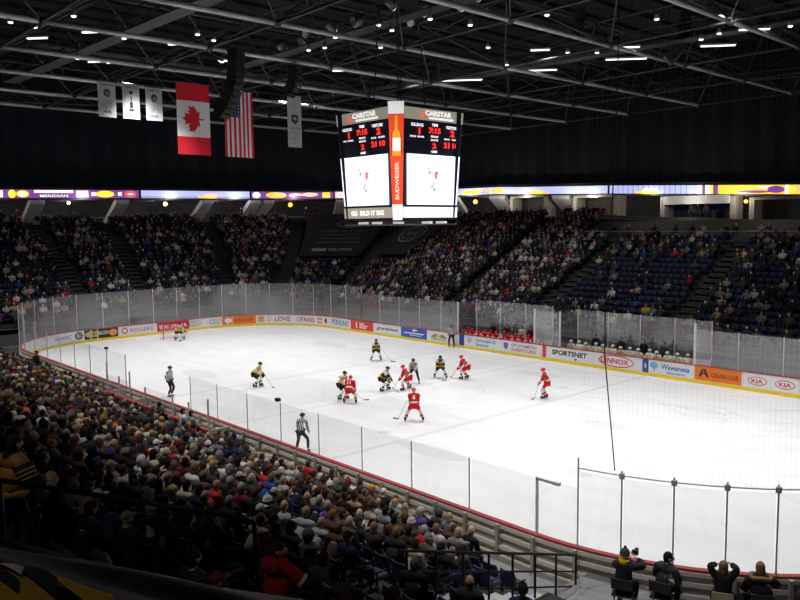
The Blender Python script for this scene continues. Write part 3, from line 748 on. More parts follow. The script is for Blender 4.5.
def mk_meshes():
    out = []
    for f in PROTO:
        d = {}
        d['body'] = f['body'].mesh('body', [cloth((.5, .3, .2))], True)
        d['coat'] = f['top'].mesh('coat', [cloth((.1, .1, .1))], True)
        tr = Geo(); tr.add(f['trousers']); d['trousers'] = tr.mesh('trousers', [cloth((.02, .022, .03))], True)
        d['shoes'] = f['shoes'].mesh('shoes', [cloth((.02, .02, .02))], True)
        for k in ('short', 'long', 'knit', 'cap', 'bald', 'hood'):
            d[k] = hair_geo(f['hm'], k).mesh(k, [cloth((.05, .03, .02))], True)
            j = Geo(); j.add(f['body'], mi=0); j.add(f['top'], mi=1); j.add(f['trousers'], mi=2); j.add(hair_geo(f['hm'], k), mi=3)
            d['all_' + k] = j.mesh('person', [cloth((.5, .3, .2)), cloth((.1, .1, .1)), cloth((.02, .022, .03)), cloth((.05, .03, .02))], True)
        out.append(d)
    return out
PM = mk_meshes()
TROU = [(.015, .018, .03), (.02, .02, .016), (.03, .045, .09), (.06, .055, .05)]
def osl(o, i, m):
    o.material_slots[i].link = 'OBJECT'; o.material_slots[i].material = m
def spectator(loc, face, detail, where, look=None, proto=None, label=None, scale=None, group='seated spectators in the near stand'):
    d = PM[proto if proto is not None else random.randrange(len(PM))]
    cn, cc = look['coat'] if look and 'coat' in look else pick(COATS, CW)
    hk = look['hair'] if look and 'hair' in look else random.choice(['short', 'short', 'long', 'short', 'long', 'knit', 'cap', 'bald', 'short', 'hood' if random.random() < .5 else 'short'])
    if hk in ('knit', 'cap'):
        hn, hc = random.choice(HATS); hn = hn + (' knit hat' if hk == 'knit' else ' cap')
    elif hk == 'hood': hn, hc = cn + ' hood up', cc
    else:
        hn, hc = pick(HAIRS, HW)
        if hk == 'bald': hn, hc = 'balding grey head', (.3, .29, .28)
        if hk == 'long': hn = 'long ' + hn
    if look and 'hc' in look: hn, hc = look['hc']
    sk = random.choice(SKIN); tr = random.choice(TROU)
    lab = label or '%s coat, %s, %s' % (cn, hn, where)
    sc = scale or random.uniform(.95, 1.06)
    if detail:
        t = thing('spectator', lab, 'person', group=group)
        o = obj('body', d['body'], None, t); osl(o, 0, cloth(sk))
        o = obj('coat', d['coat'], None, t); osl(o, 0, cloth(cc))
        o = obj('trousers', d['trousers'], None, t); osl(o, 0, cloth(tr))
        obj('shoes', d['shoes'], None, t)
        o = obj('hat' if hk in ('knit', 'cap') else ('hood' if hk == 'hood' else 'hair'), d[hk], None, t); osl(o, 0, cloth(hc))
    else:
        t = obj('spectator', d['all_' + hk], None); tag(t, lab, 'person', group)
        for i, c in enumerate((sk, cc, tr, hc)): osl(t, i, cloth(c))
    local_place(t, loc, face, sc)
    return t

# camera (used only to rank what is nearest)
CAM = V((31.787, -28.917, 9.287)); YAW = math.radians(137.854)
FW = V((math.cos(YAW), math.sin(YAW), 0))

# ---- near stand
ROWD, ROWH = .85, .31
def row_y(r): return -14.9 - ROWD * r
def row_z(r): return .15 + ROWH * r
NROW = 16
g = Geo()
for r in range(NROW):
    y = row_y(r); x1 = 21.0 if y > -17.7 else 27.5
    g.box(-34, x1, y - .3, y + .55, -.3, row_z(r))
struct('floor_near_stand', g, M_CONC_D, 'stepped concrete of the near stand')
g = Geo(); g.box(-34, 33, -14.35, -12.85, -.3, .12); g.box(21.0, 33, -17.7, -12.5, -.3, .45)
struct('floor_walkway', g, mat('walk_grey', (.22, .22, .22), .8, vary=.2), 'walkway behind the near boards')
# seats
def seat_geos():
    a = Geo(); a.box(-.23, .23, -.2, .2, .40, .46); a.box(-.21, .21, -.18, .22, .46, .48)
    b = Geo(); P = []
    for j, (z, y, w) in enumerate(((.42, -.2, .21), (.6, -.235, .235), (.78, -.265, .235), (.88, -.285, .20))):
        for (xx, dy) in ((-w, .03), (-w * .5, -.005), (0, -.015), (w * .5, -.005), (w, .03)): P.append((xx, y + dy, z))
    n = len(P); P += [(x, y - .035, z) for x, y, z in P]; F = []
    for j in range(3):
        for i in range(4):
            q = j * 5 + i; F.append((q, q + 1, q + 6, q + 5)); F.append((n + q, n + q + 5, n + q + 6, n + q + 1))
    for i in range(4): F.append((i, n + i, n + i + 1, i + 1)); F.append((15 + i, 15 + i + 1, n + 15 + i + 1, n + 15 + i))
    for j in range(3): F.append((j * 5, (j + 1) * 5, n + (j + 1) * 5, n + j * 5)); F.append((j * 5 + 4, n + j * 5 + 4, n + (j + 1) * 5 + 4, (j + 1) * 5 + 4))
    b.raw(P, F)
    c = Geo()
    for s in (-1, 1): c.box(s * .255 - .015, s * .255 + .015, -.2, .1, .6, .63); c.box(s * .255 - .015, s * .255 + .015, -.16, -.12, 0, .6)
    return a, b, c
SA, SB, SC = seat_geos()
seat_all = Geo(); seat_all.add(SA, mi=0); seat_all.add(SB, mi=0); seat_all.add(SC, mi=1)
SMA, SMB, SMC = SA.mesh('seat', [M_SEATNEAR]), SB.mesh('backrest', [M_SEATNEAR]), SC.mesh('armrest', [M_BLACK])
SMALL = seat_all.mesh('arena_seat', [M_SEATNEAR, M_BLACK])
spots = []
AIS = (9.3, -7.7, -24.0)
for r in range(-1, NROW - 1):
    y, z = row_y(r), row_z(r) + (.1 if r < 0 else 0)
    x = 20.3 - .1 * (r % 3); k = 0
    xr = 27.0
    while x > -33:
        if all(abs(x - a) > .75 for a in AIS) and (r >= 0 or (x < 17.5 and not -7.8 < x < 4.3)): k += 1; spots.append((r, k, x, y, z, 0))
        x -= .56
    if y < -18.2:
        x = 21.9; k = 0
        while x < xr: k += 1; spots.append((r, k, x, y, z, 1)); x += .56
def inview(p, m=1.03):
    d = p - CAM; dep = d.dot(FW)
    if dep < 6: return False, dep
    R = V((math.sin(YAW), -math.cos(YAW), 0)); u = d.dot(R) / dep * 772.9
    v = (9.287 - p.z) / dep * 772.9
    return abs(u) < 400 * m + 20 and v < 376 + 45, dep
special_spots = [(22.69, -23.14), (22.62, -18.99), (21.88, -19.79), (23.0, -18.35), (19.51, -25.05), (20.11, -25.77)]
cand = []
for s in spots:
    ok, dep = inview(V((s[2], s[3], s[4] + 1.2)))
    if not ok: continue
    cand.append((dep, s))
cand.sort(key=lambda q: q[0])
# who sits where
def density(s):
    r, k, x, y, z, sec = s
    if sec == 1: return .22
    if x > 17.2 and r <= 7: return .7 if r > 1 else .45
    if x > 15: return .85
    if r > 11 and x > 16: return .55
    return .95
people_near, seats_near = [], []
for dep, s in cand:
    near_special = any((s[2] - a) ** 2 + (s[3] - b) ** 2 < .32 for a, b in special_spots)
    occ = random.random() < density(s) and not near_special and s[1:3] is not None
    seats_near.append((dep, s))
    if occ: people_near.append((dep, s))
N_IND = 285
for i, (dep, s) in enumerate(people_near[:N_IND]):
    r, k, x, y, z, sec = s
    wh = '%s row from boards, %s seat %s of railing' % (ordw(r + 2), ordw(k), 'left' if sec == 0 else 'right')
    fx = (-.15 if x > 0 else .15) + random.uniform(-.25, .25)
    lk = dict(coat=random.choice(COATS[:5])) if dep < 13 else None
    spectator((x + random.uniform(-.03, .03), y + random.uniform(-.03, .03), z), (fx, 1), i < 120, wh, look=lk)
for i, (dep, s) in enumerate(seats_near[:297]):
    r, k, x, y, z, sec = s
    lab = 'blue plastic seat, %s row from boards, %s seat %s of railing' % (ordw(r + 2), ordw(k), 'left' if sec == 0 else 'right')
    if i < 60:
        t = thing('arena_seat', lab, 'seat', (x, y, z), 0, 'blue seats of the near stand')
        obj('seat', SMA, None, t); obj('backrest', SMB, None, t); obj('armrest', SMC, None, t)
    else:
        t = obj('arena_seat', SMALL, None, loc=(x, y, z)); tag(t, lab, 'seat', 'blue seats of the near stand')

# low detail person / seat for the masses
def lowperson():
    q = Geo()
    q.lathe((0, .02, .45), [(.17, 0), (.19, .12), (.21, .36), (.17, .5), (.06, .57)], 8, mi=1, sy=.62)
    for s in (-1, 1):
        q.tube((s * .09, .05, .53), (s * .12, .45, .56), .085, 6, mi=2); q.tube((s * .12, .45, .56), (s * .12, .44, .08), .065, 5, mi=2)
        q.tube((s * .22, .02, .95), (s * .23, .2, .7), .055, 5, mi=1); q.tube((s * .23, .2, .7), (s * .1, .4, .68), .045, 5, .04, mi=1)
    q.ell((0, .05, 1.13), .075, .09, .115, 8, 6, mi=0)
    q.ell((0, .03, 1.15), .09, .1, .115, 8, 4, mi=3, v0=0, v1=.55)
    return q
LP = lowperson()
def mass(name, items, label, cat, base, attr=True, colors=None):
    """items: (matrix, [colours per material index])"""
    vs, fs, cols = [], [], []
    bv = [V(p) for p in base.v]
    vm = [0] * len(bv)
    for f, m in zip(base.f, base.m):
        for i in f: vm[i] = m
    for mtx, cl in items:
        o = len(vs)
        for p in bv: vs.append(tuple(mtx @ p))
        for f in base.f: fs.append(tuple(i + o for i in f))
        for m in vm: cols += [*cl[m], 1.]
    me = bpy.data.meshes.new(name); me.from_pydata(vs, [], fs)
    at = me.color_attributes.new('Col', 'FLOAT_COLOR', 'POINT'); at.data.foreach_set('color', cols)
    me.materials.append(attr_mat(name + '_colours'))
    me.polygons.foreach_set('use_smooth', [True] * len(fs)); me.update()
    o = bpy.data.objects.new(name, me); COL.objects.link(o)
    return tag(o, label, cat, None, 'stuff')
CWF = [20, 14, 14, 10, 9, 7, 8, 4, 2.5, 4, 5, 5, 1.5, 1.5, .8, 3, 1.5, 3, .5]
def person_colours(dark=1.):
    cn, cc = pick(COATS, CWF); hk = random.random()
    hc = random.choice(HATS)[1] if hk < .25 else pick(HAIRS, HW)[1]
    return [random.choice(SKIN), cc, random.choice(TROU), hc]
def place_mtx(x, y, z, face, sc=1.):
    m = Matrix.Rotation(math.atan2(-face[0], face[1]), 4, 'Z') * 1.; m = Matrix.Translation((x, y, z)) @ m @ Matrix.Scale(sc, 4); return m
items = []
for dep, s in people_near[N_IND:]:
    r, k, x, y, z, sec = s
    items.append((place_mtx(x + random.uniform(-.06, .06), y + random.uniform(-.05, .08), z + random.uniform(-.02, .06), (random.uniform(-.5, .4), 1), random.uniform(.93, 1.08)), person_colours()))
mass('crowd', items, 'packed spectators of the near stand, from the middle rows to the far corner', 'crowd', LP)
lowseat = Geo(); lowseat.box(-.23, .23, -.2, .2, .40, .46); lowseat.box(-.23, .23, -.27, -.21, .42, .86)
SEATC = [[(.02, .03, .06)] * 4, [(.026, .036, .07)] * 4]
items = [(place_mtx(s[2], s[3], s[4], (0, 1)), random.choice(SEATC)) for dep, s in seats_near[297:]]
mass('seat_rows', items, 'rows of dark seats under the near crowd', 'seats', lowseat)

# ---- far bowl
def bp(s, t):
    a = 34.2 + 15.8 * s; b = 15.6 + 25.4 * s; r = 9 + 9 * s; z = 1.3 + 8.7 * s
    if t <= 1: return V((-a, -30 + (b - r + 30) * t, z))
    if t <= 2:
        th = (t - 1) * PI / 2; return V((-(a - r) - r * math.cos(th), b - r + r * math.sin(th), z))
    return V((-(a - r) + (30 + a - r) * (t - 2), b, z))
NR = 25
def smax(t): return 1.0 if t < 2.3 else .72
g = Geo(); TS = [i * 3 / 150 for i in range(151)]
for r in range(NR):
    s0, s1 = r / NR, (r + 1) / NR
    for t0, t1 in zip(TS[:-1], TS[1:]):
        if s1 > smax(t0) + .01: continue
        A, B, C_, D = bp(s0, t0), bp(s0, t1), bp(s1, t1), bp(s1, t0); z = A.z + .0; A.z = B.z = C_.z = D.z = z
        zl = z - 8.7 / NR
        g.raw([A, B, C_, D, V((A.x, A.y, zl - .02)), V((B.x, B.y, zl - .02))], [(0, 1, 2, 3), (4, 5, 1, 0)])
struct('floor_far_stand', g, M_CONC_D, 'stepped concrete of the far stands')
# front wall of the far stands
g = Geo()
for t0, t1 in zip(TS[:-1], TS[1:]):
    A, B = bp(0, t0), bp(0, t1); g.raw([V((A.x, A.y, 0)), V((B.x, B.y, 0)), V((B.x, B.y, 1.3)), V((A.x, A.y, 1.3))], [(0, 1, 2, 3)])
    g.raw([V((A.x, A.y, 0)), V((B.x, B.y, 0)), rp(0)[0] * 0 + V((A.x * .95, A.y * .95, 0)), ], [(0, 1, 2)])
struct('wall_far_stand', g, M_CONC, 'low grey wall at the foot of the far stands')
g = Geo(); g.box(-62, 62, -45, 62, -.4, -.02)
struct('floor_base', g, M_CONC_D, 'concrete floor under the rink and stands')
# aisles: (t at bottom, t at top)
AISLES = [(.69, .475), (.83, .61), (1.05, .842), (1.40, 1.15), (1.78, 1.66), (2.217, 2.20), (2.375, 2.383), (2.583, 2.558), (2.78, 2.74)]
M_STAIR = mat('aisle_grey', (.055, .055, .06), .9, vary=.2, bscale=2)
for i, (tb, tt) in enumerate(AISLES):
    g = Geo(); sm = smax((tb + tt) / 2)
    n = 50
    for j in range(n):
        s = j / n
        if s > sm: break
        t = tb + (tt - tb) * s; p = bp(s, t); q = bp(s, t + .001); u = (q - p).normalized(); v = V((-u.y, u.x, 0)) ; nx = bp(s + .02, t + (tt - tb) * .02)
        d = (nx - p); d.z = 0; w = .62
        zb = 1.3 + 8.7 * int(s * NR) / NR
        g.raw([p - u * w + V((0, 0, 0)), p + u * w, p + u * w + d, p - u * w + d, p - u * w - V((0, 0, .3)), p + u * w - V((0, 0, .3))], [(0, 1, 2, 3), (4, 5, 1, 0)])
    g.v = [(x, y, z + .03) for x, y, z in g.v]
    struct('floor_aisle', g, M_STAIR, 'stepped aisle')
    if i in (5, 6, 7):
        P = [bp(s, tb + (tt - tb) * s) + V((.65, 0, .95)) for s in (.03, .2, .4)]
        t = thing('aisle_handrail', 'dark handrail climbing the %s aisle of the far side' % ordw(i - 4), 'handrail', group='far aisle handrails')
        g = Geo(); g.path(P, .03, 5); obj('rail', g, M_DARKMETAL, t)
        g = Geo()
        for p in P: g.tube(p, p - V((0, 0, .95)), .025, 5)
        obj('rail_post', g, M_DARKMETAL, t)
fc, fs_ = [], []
def near_aisle(s, t, w):
    for tb, tt in AISLES:
        ta = tb + (tt - tb) * s
        if abs(t - ta) < .3 and (bp(s, t) - bp(s, ta)).length < w: return True
    return False
def at_(s, i): tb, tt = AISLES[i]; return tb + (tt - tb) * s
def fdens(s, t):
    if t < at_(s, 0): return .55
    if t < at_(s, 1): return .72 if s < .75 else .35
    if t < at_(s, 2): return .66 if s < .8 else .5
    if t < at_(s, 3): return .8
    if t < at_(s, 4): return .62 if s < .38 else 0
    if t < at_(s, 5): return .9 if (s < .4 or t > 1.98) else 0
    if t < at_(s, 6): return .9
    if t < at_(s, 7):
        if s > .52: return .75
        if s < .16: return .6
        return .16 if s > .2 else .3
    if s > .6: return .72
    return .42 if t < 2.68 else .3
for r in range(1, NR):
    s = (r + .45) / NR
    for reg_, (ta, tb) in enumerate(((.42, 1.), (1., 2.), (2., 3.))):
        L = sum((bp(s, ta + (tb - ta) * (i + 1) / 20) - bp(s, ta + (tb - ta) * i / 20)).length for i in range(20))
        n = int(L / .56)
        for i in range(n):
            t = ta + (tb - ta) * (i + .5) / n
            if s > smax(t) - .01 or near_aisle(s, t, .9): continue
            if at_(s, 3) < t < at_(s, 4) and s > .42: continue
            if at_(s, 4) < t < 1.97 and s > .44: continue
            p = bp(s, t)
            if p.x > 18.5 - .373 * (p.y - 15.6): continue
            q = bp(s, t + .002); u = (q - p).normalized(); face = (u.y, -u.x)   # towards the ice
            z = 1.3 + 8.7 * r / NR
            if p.y < -14 and p.x > -34: continue
            fs_.append((place_mtx(p.x, p.y, z, face), random.choice(SEATC)))
            if random.random() < fdens(s, t):
                fc.append((place_mtx(p.x + random.uniform(-.08, .08), p.y + random.uniform(-.08, .08), z + random.uniform(-.02, .12), (face[0] + random.uniform(-.3, .3), face[1] + random.uniform(-.3, .3)), random.uniform(.92, 1.1)), person_colours()))
x = -16.5
while x < 9:
    x += random.choice((.6, .6, .9, 1.6, 2.4)); yy = random.uniform(37.5, 41)
    fc.append((place_mtx(x, yy, 7.75, (random.uniform(-.4, .4), -1)), person_colours()))
mass('far_crowd', fc, 'spectators filling the far and end stands', 'crowd', LP)
mass('far_seat_rows', fs_, 'rows of navy seats in the far and end stands', 'seats', lowseat)

# tarps over two blocks
M_TARP = mat('black_tarp', (.014, .014, .018), .7)
M_TARPINK = mat('tarp_white', (.42, .42, .44), .7)
def tarp(label, s0, s1, fa, fb, art):
    o = None; g = Geo(); nS, nT = 14, 14
    def pt(u, v, lift=.95):
        s = s0 + (s1 - s0) * v; t = fa(s) + (fb(s) - fa(s)) * u; p = bp(s, t); p.z = 1.3 + 8.7 * s + lift; return p
    P = [pt(i / nT, j / nS) for j in range(nS + 1) for i in range(nT + 1)]
    w = nT + 1
    g.raw(P, [(j * w + i, j * w + i + 1, (j + 1) * w + i + 1, (j + 1) * w + i) for j in range(nS) for i in range(nT)])
    P2 = [V(p) - V((0, 0, .05)) for p in P]
    g.raw(P2, [(j * w + i, (j + 1) * w + i, (j + 1) * w + i + 1, j * w + i + 1) for j in range(nS) for i in range(nT)])
    o = tag(obj('seat_tarp', g, M_TARP), label, 'tarp', 'black tarps over seat blocks')
    gg = art.mapped(lambda x, y, z: pt(x, y, 1.0 + z)); obj('printed_emblem', gg, M_TARPINK, o)
art = Geo()
art.add(shift(T('TELOVIA', .06, .03, w=.4), .62, .12)); art.add(shift(rect_geo(-.1, .12, -.03, .03), .28, .12))
for k, (w, y) in enumerate(((.62, .28), (.55, .37), (.45, .46), (.6, .55))): art.add(shift(T('NORTH DIVISION CHAMPS'[k * 2:k * 2 + 13], .025, .0, w=w), .52, y))
art.add(shift(ring_geo(0, 0, .2, .1, .02), .58, .72)); art.add(shift(T('CUP', .06, .02, w=.2), .58, .72))
tarp('black tarp over seats printed with white lettering, below the left half of the scoreboard', .42, .97, lambda s: at_(s, 3) + .05, lambda s: at_(s, 4) - .05, art)
art = Geo(); art.add(ring_geo(.45, .45, .3, .2, .03)); art.add(ring_geo(.45, .45, .22, .13, .015)); art.add(shift(T('WAVE', .1, .02, w=.3), .45, .45)); art.add(shift(T('EAST', .05, .01, w=.4), .5, .78))
tarp('black tarp over seats with an oval emblem, below the right half of the scoreboard', .44, .97, lambda s: at_(s, 4) + .04, lambda s: 1.96, art)

# rail and parapet on top of the far stands
t = thing('concourse_rail', 'thin pale rail with small lamps along the top of the right far stand', 'railing')
pts = [V((x, 35.9, 9.28 - .001 * x)) for x in (-17, -8, 0, 8, 16, 24)]
pts = [V((p.x, 36.0, 8.35 + .0)) for p in pts]
g = Geo(); g.path(pts, .04, 5); obj('top_rail', g, mat('rail_pale', (.5, .5, .5), .5), t)
for x in range(-16, 22, 3):
    g = Geo(); g.tube((x, 36, 7.6), (x, 36, 8.35), .03, 5); obj('rail_post', g, M_DARKMETAL, t)
for z, lab, x0, x1 in ((0, 'thin rail along the top of the end stand', -6, 0),):
    t = thing('concourse_rail', 'thin grey rail along the top of the end stand, under the glowing screens', 'railing')
    pts = [bp(1.0, tt) + V((0, 0, .35)) for tt in [.4 + i * .1 for i in range(17)]]
    g = Geo(); g.path(pts, .04, 5); obj('top_rail', g, M_POST, t)
# concourse floor + back walls
def ribc():
    """control polyline of the upper fascia in plan with its lower z"""
    P = [(-53, -30, 12.25), (-53, -6, 12.3), (-53, 8.5, 12.5), (-53, 20, 12.6)]
    for i in range(1, 9):
        th = i / 8 * PI / 2; P.append((-33 - 20 * math.cos(th) - 0, 27 + 20 * math.sin(th), 12.65 + .25 * min(1, i / 4)))
    P += [(-30, 47, 12.75), (-18, 47, 12.4), (-8, 47, 12.0), (3.2, 47, 11.55), (15, 47, 11.0), (30, 47, 10.5)]
    return [V(p) for p in P]
RIB = ribc()
RL = [0]
for a, b in zip(RIB[:-1], RIB[1:]): RL.append(RL[-1] + (b.xy - a.xy).length)
def rib(d):
    d = max(0, min(RL[-1] - 1e-4, d)); k = 0
    while d > RL[k + 1]: k += 1
    f = (d - RL[k]) / (RL[k + 1] - RL[k]); p = RIB[k].lerp(RIB[k + 1], f); u = (RIB[k + 1] - RIB[k]); u.z = 0; u.normalize()
    return p, V((-u.y, u.x, 0)) * 1.0  # normal pointing outward (left of travel)
def rib_find(x, y):
    best = min(range(int(RL[-1] * 4)), key=lambda i: (rib(i / 4)[0].xy - V((x, y))).length); return best / 4
def rsweep(g, d0, d1, prof, step=1.2, mi=0):
    n = max(1, int((d1 - d0) / step)); P = []; m = len(prof)
    for j in range(n + 1):
        p, nn = rib(d0 + (d1 - d0) * j / n)
        for o, z in prof: q = p + nn * o; P.append((q.x, q.y, p.z + z))
    F = []
    for j in range(n):
        for i in range(m):
            k = (i + 1) % m; F.append((j * m + i, (j + 1) * m + i, (j + 1) * m + k, j * m + k))
    F.append(tuple(range(m))); F.append(tuple(reversed([n * m + i for i in range(m)])))
    g.raw(P, F, mi)
DTOT = RL[-1]
g = Geo(); rsweep(g, 0, DTOT, [(-2.6, -3.0), (-2.6, -2.7), (9, -2.7), (9, -3.0)]); struct('floor_concourse', g, M_CONC_D, 'concourse floor behind the far stands')
g = Geo(); rsweep(g, 0, DTOT, [(8.5, -3), (8.5, 0), (8.8, 0), (8.8, -3)]); struct('wall_concourse', g, mat('concourse_wall', (.05, .05, .055), .9, vary=.3, bscale=.5), 'dark back wall of the concourse')
g = Geo(); rsweep(g, 0, DTOT, [(.1, -.12), (.1, .0), (9, .0), (9, -.12)]); struct('ceiling_concourse', g, M_CONC_D, 'underside of the upper deck')
dR = rib_find(-20, 47); dS = rib_find(-30, 47)
g = Geo(); rsweep(g, dR, DTOT, [(-1.2, -3.0), (-1.2, -2.35), (-.9, -2.35), (-.9, -3.0)]); struct('wall_parapet', g, mat('parapet', (.17, .165, .15), .8), 'beige parapet of the boxes')
# floor behind right stand rail
g = Geo(); g.box(-18, 40, 35.9, 46.5, 7.3, 7.5); struct('floor_landing', g, M_CONC_D, 'landing above the right far stand')
g = Geo(); g.box(-22, 40, 42, 42.3, 7.5, 9.3); struct('wall_landing', g, mat('landing_wall', (.20, .19, .17), .8), 'beige wall at the back of the landing')
# slanted raker columns
M_RAK = mat('raker_grey', (.62, .63, .64), .8, vary=.15, bscale=1)
def raker(d, lab, w=.55):
    p, n = rib(d); u = V((n.y, -n.x, 0))
    g = Geo(); a = p + n * .15 + V((0, 0, -.15)); b = p + n * 4.0 + V((0, 0, -2.72))
    dd = (b - a) * .5; g.obox((a + b) * .5, dd, u * w, n.cross(u).normalized() * 0 + V((0, 0, .35)))
    tag(obj('raker_column', g, M_RAK), None, None, None, 'structure')
for x, y in ((-53, -2.5), (-53, 6.4), (-53, 17.0), (-53, 23.5), (-53, 25.6), (-50.5, 35.5), (-41, 47), (-33.5, 47), (-23.8, 47)):
    raker(rib_find(x, y), '', .75 if y < 40 else 1.15)
# boxes / glass suites on the right far side: frames
M_SUITE = mat('suite_trim', (.26, .24, .2), .7)
def suite(x0, x1, label, navy=False):
    p, n = rib(rib_find((x0 + x1) / 2, 47)); z0, z1 = p.z - 2.7, p.z - .12
    t = thing('viewing_box', label, 'viewing box', (0, 0, 0), 0, 'viewing boxes under the upper deck')
    g = Geo(); g.box(x0 - .5, x0, 47.2, 49, z0, z1); obj('side_wall', g, M_SUITE, t)
    g = Geo(); g.box(x1, x1 + .5, 47.2, 49, z0, z1); obj('side_wall', g, M_SUITE, t)
    g = Geo(); g.box(x0, x1, 47.0, 49, z1 - (.85 if navy else .25), z1); obj('header_beam', g, M_RAK if navy else M_SUITE, t)
    g = Geo(); g.box(x0, x1, 49.2, 49.3, z0, z1); obj('back_wall', g, mat('suite_navy', (.012, .02, .05), .8) if navy else mat('suite_dark', (.03, .028, .026), .8), t)
suite(-21.5, -16.6, 'dim box with a beige surround, left of the navy viewing box'); suite(-10.4, -3.4, 'wide viewing box with navy back wall, three people standing in it', True); suite(-1.0, 6.5, 'dim bar-like box at the right edge, right of the navy viewing box'); suite(-31.0, -26.2, 'dim box between two slanted grey columns right of the scoreboard')
# interior lamps and bits of light
M_WARM = mat('warm_lamp', (1., .55, .18), .5, emit=6.)
M_PALE = mat('pale_lamp', (1., .95, .85), .5, emit=8.)
def lamp(name, p, r, m, lab, group=None):
    t = thing(name, lab, 'lamp', p, 0, group); g = Geo(); g.ell((0, 0, 0), r, r, r, 10, 8); obj('globe', g, m, t, True)
    g = Geo(); g.tube((0, 0, r * .8), (0, 0, r + .35), .02, 5); obj('stem', g, M_BLACK, t)
    return t
M_ORL = mat('orange_lamp', (1., .35, .04), .5, emit=2.5)
lamp('hanging_lamp', (-54.5, 1.1, 12.0), .16, M_PALE, 'small white lamp under the screens at far left')
lamp('hanging_lamp', (-55, 12.4, 12.0), .25, M_WARM, 'amber lamp between the first two slanted columns')
lamp('hanging_lamp', (-54, 29.4, 12.0), .3, M_ORL, 'orange glow lamp in the concourse left of the scoreboard')
lamp('hanging_lamp', (-37.5, 47.4, 12.1), .3, M_ORL, 'orange lamp right of the scoreboard under the screens')
lamp('hanging_lamp', (-1.9, 47.4, 11.1), .2, M_ORL, 'orange lamp right of the navy viewing box')
# LED ribbon screens
RC_ = dict(lav=(.38, .42, .72), lav2=(.24, .27, .5), pur=(.16, .05, .24), gold=(1., .55, .05), yel=(1., .72, .05), white=(.85, .82, .8), pink=(.75, .42, .42), mar=(.25, .05, .12), dark=(.03, .03, .05), red=(.7, .1, .12), peach=(.85, .6, .35))
def emis(nm): return mat('screen_' + nm, RC_[nm], .4, emit=1.25)
def ribx(x, y): return rib_find(x, y)
segs = []
def wallpx(d0, d1, cells, nm='screen', lab=None):
    """one screen unit between d0 and d1 with coloured picture cells: (u0,u1,v0,v1,colour) or ('o',u,v,ru,rv,colour)"""
    t = thing('ribbon_screen', lab, 'screen', (0, 0, 0), 0, 'ribbon screens around the upper deck')
    g = Geo(); rsweep(g, d0, d1, [(-.2, 0), (-.2, .98), (.08, .98), (.08, 0)], 1.0); obj('screen_case', g, M_BLACK, t)
    base = cells[0]
    def rmap(x, y, z):
        p, n = rib(d0 + (d1 - d0) * x); q = p - n * (.21 + z); return (q.x, q.y, p.z + .06 + .86 * y)
    g = rect_geo(0, 1, 0, 1, max(2, int((d1 - d0))), 0).mapped(rmap); obj('screen_face', g, emis(base), t)
    by = {}
    for k, c in enumerate(cells[1:]):
        if c[0] == 'o': gg = ring_geo(c[1], c[2], c[3], c[4], None, 12); col = c[5]
        elif c[0] == 't': gg = shift(text_geo(c[1], c[5], .02, w=c[4]), c[2], c[3]); col = c[6]
        else: gg = rect_geo(c[0], c[1], c[2], c[3], 3); col = c[4]
        by.setdefault(col, Geo()).add(shift(gg, 0, 0, .004 + .002 * k))
    for col, gg in by.items(): obj('screen_picture', gg.mapped(rmap), emis(col), t)
D = lambda x, y: rib_find(x, y)
wallpx(D(-53, -20), D(-53, 8.3), ['pur', (.46, .5, .1, .9, 'white'), ('o', .53, .5, .013, .5, 'yel'), ('o', .566, .5, .022, .42, 'yel'), ('o', .566, .5, .012, .25, 'white'), (.605, .745, .62, .95, 'white'), ('t', 'MERIDIAN', .675, .28, .1, .28, 'white'), (.755, .8, .15, .9, 'white'), ('t', 'GO', .778, .5, .03, .5, 'mar'), (.812, .83, .3, .7, 'white'), ('o', .865, .5, .036, .42, 'yel'), (.915, .93, .3, .75, 'white'), ('o', .965, .5, .024, .45, 'red'), (.955, .975, .4, .6, 'white')], lab='leftmost ribbon screen, purple with yellow ovals')
wallpx(D(-53, 8.4), D(-53, 22.6), ['lav', (0, 1, 0, .25, 'lav2'), ('o', .62, .2, .13, .22, 'gold'), ('o', .62, .4, .07, .3, 'peach')], lab='lavender ribbon screen with a small golden burst, second from left')
wallpx(D(-53, 22.7), D(-51.5, 34.5), ['pur', ('o', .06, .5, .05, .45, 'white'), ('o', .3, .5, .13, .45, 'gold'), ('o', .34, .6, .08, .2, 'peach'), ('o', .55, .5, .1, .3, 'pink'), ('o', .72, .6, .1, .3, 'peach'), ('o', .62, .3, .1, .12, 'mar'), (.87, .96, .1, .9, 'yel')], lab='gold and maroon ribbon screen left of the scoreboard')
wallpx(D(-51.4, 34.8), D(-46, 42), ['pink'] + [('o', .08 + .14 * i, .5, .06, .42, 'white') for i in range(7)] + [('o', .08 + .14 * i, .5, .03, .2, 'pink') for i in range(7)], lab='pink ribbon screen with white circles beside the scoreboard')
wallpx(D(-45.5, 42.5), D(-41.2, 47), ['lav', (.3, .7, .3, .7, 'white')], lab='lavender ribbon screen hidden by the scoreboard')
wallpx(D(-40.3, 47), D(-31.9, 47), ['lav', ('o', .35, .4, .2, .38, 'gold'), ('o', .5, .6, .15, .3, 'peach'), ('o', .52, .5, .09, .22, 'mar'), (.68, .74, .1, .9, 'yel'), (.78, .96, .1, .85, 'gold')], lab='ribbon screen with gold shapes just right of the scoreboard')
wallpx(D(-31.8, 47), D(-17.1, 47), ['lav', ('o', .34, .18, .12, .2, 'gold'), ('o', .34, .4, .05, .2, 'yel')], lab='lavender ribbon screen with one gold crest, second right of the scoreboard')
wallpx(D(-16.9, 47), D(-6.6, 47), ['lav'] + [(.04 + i * .06, .055 + i * .06, 0, 1, 'lav2') for i in range(15)] + [('o', .45, .15, .15, .2, 'gold'), ('o', .45, .4, .06, .3, 'peach')], lab='striped lavender ribbon screen with a gold crest above the navy viewing box')
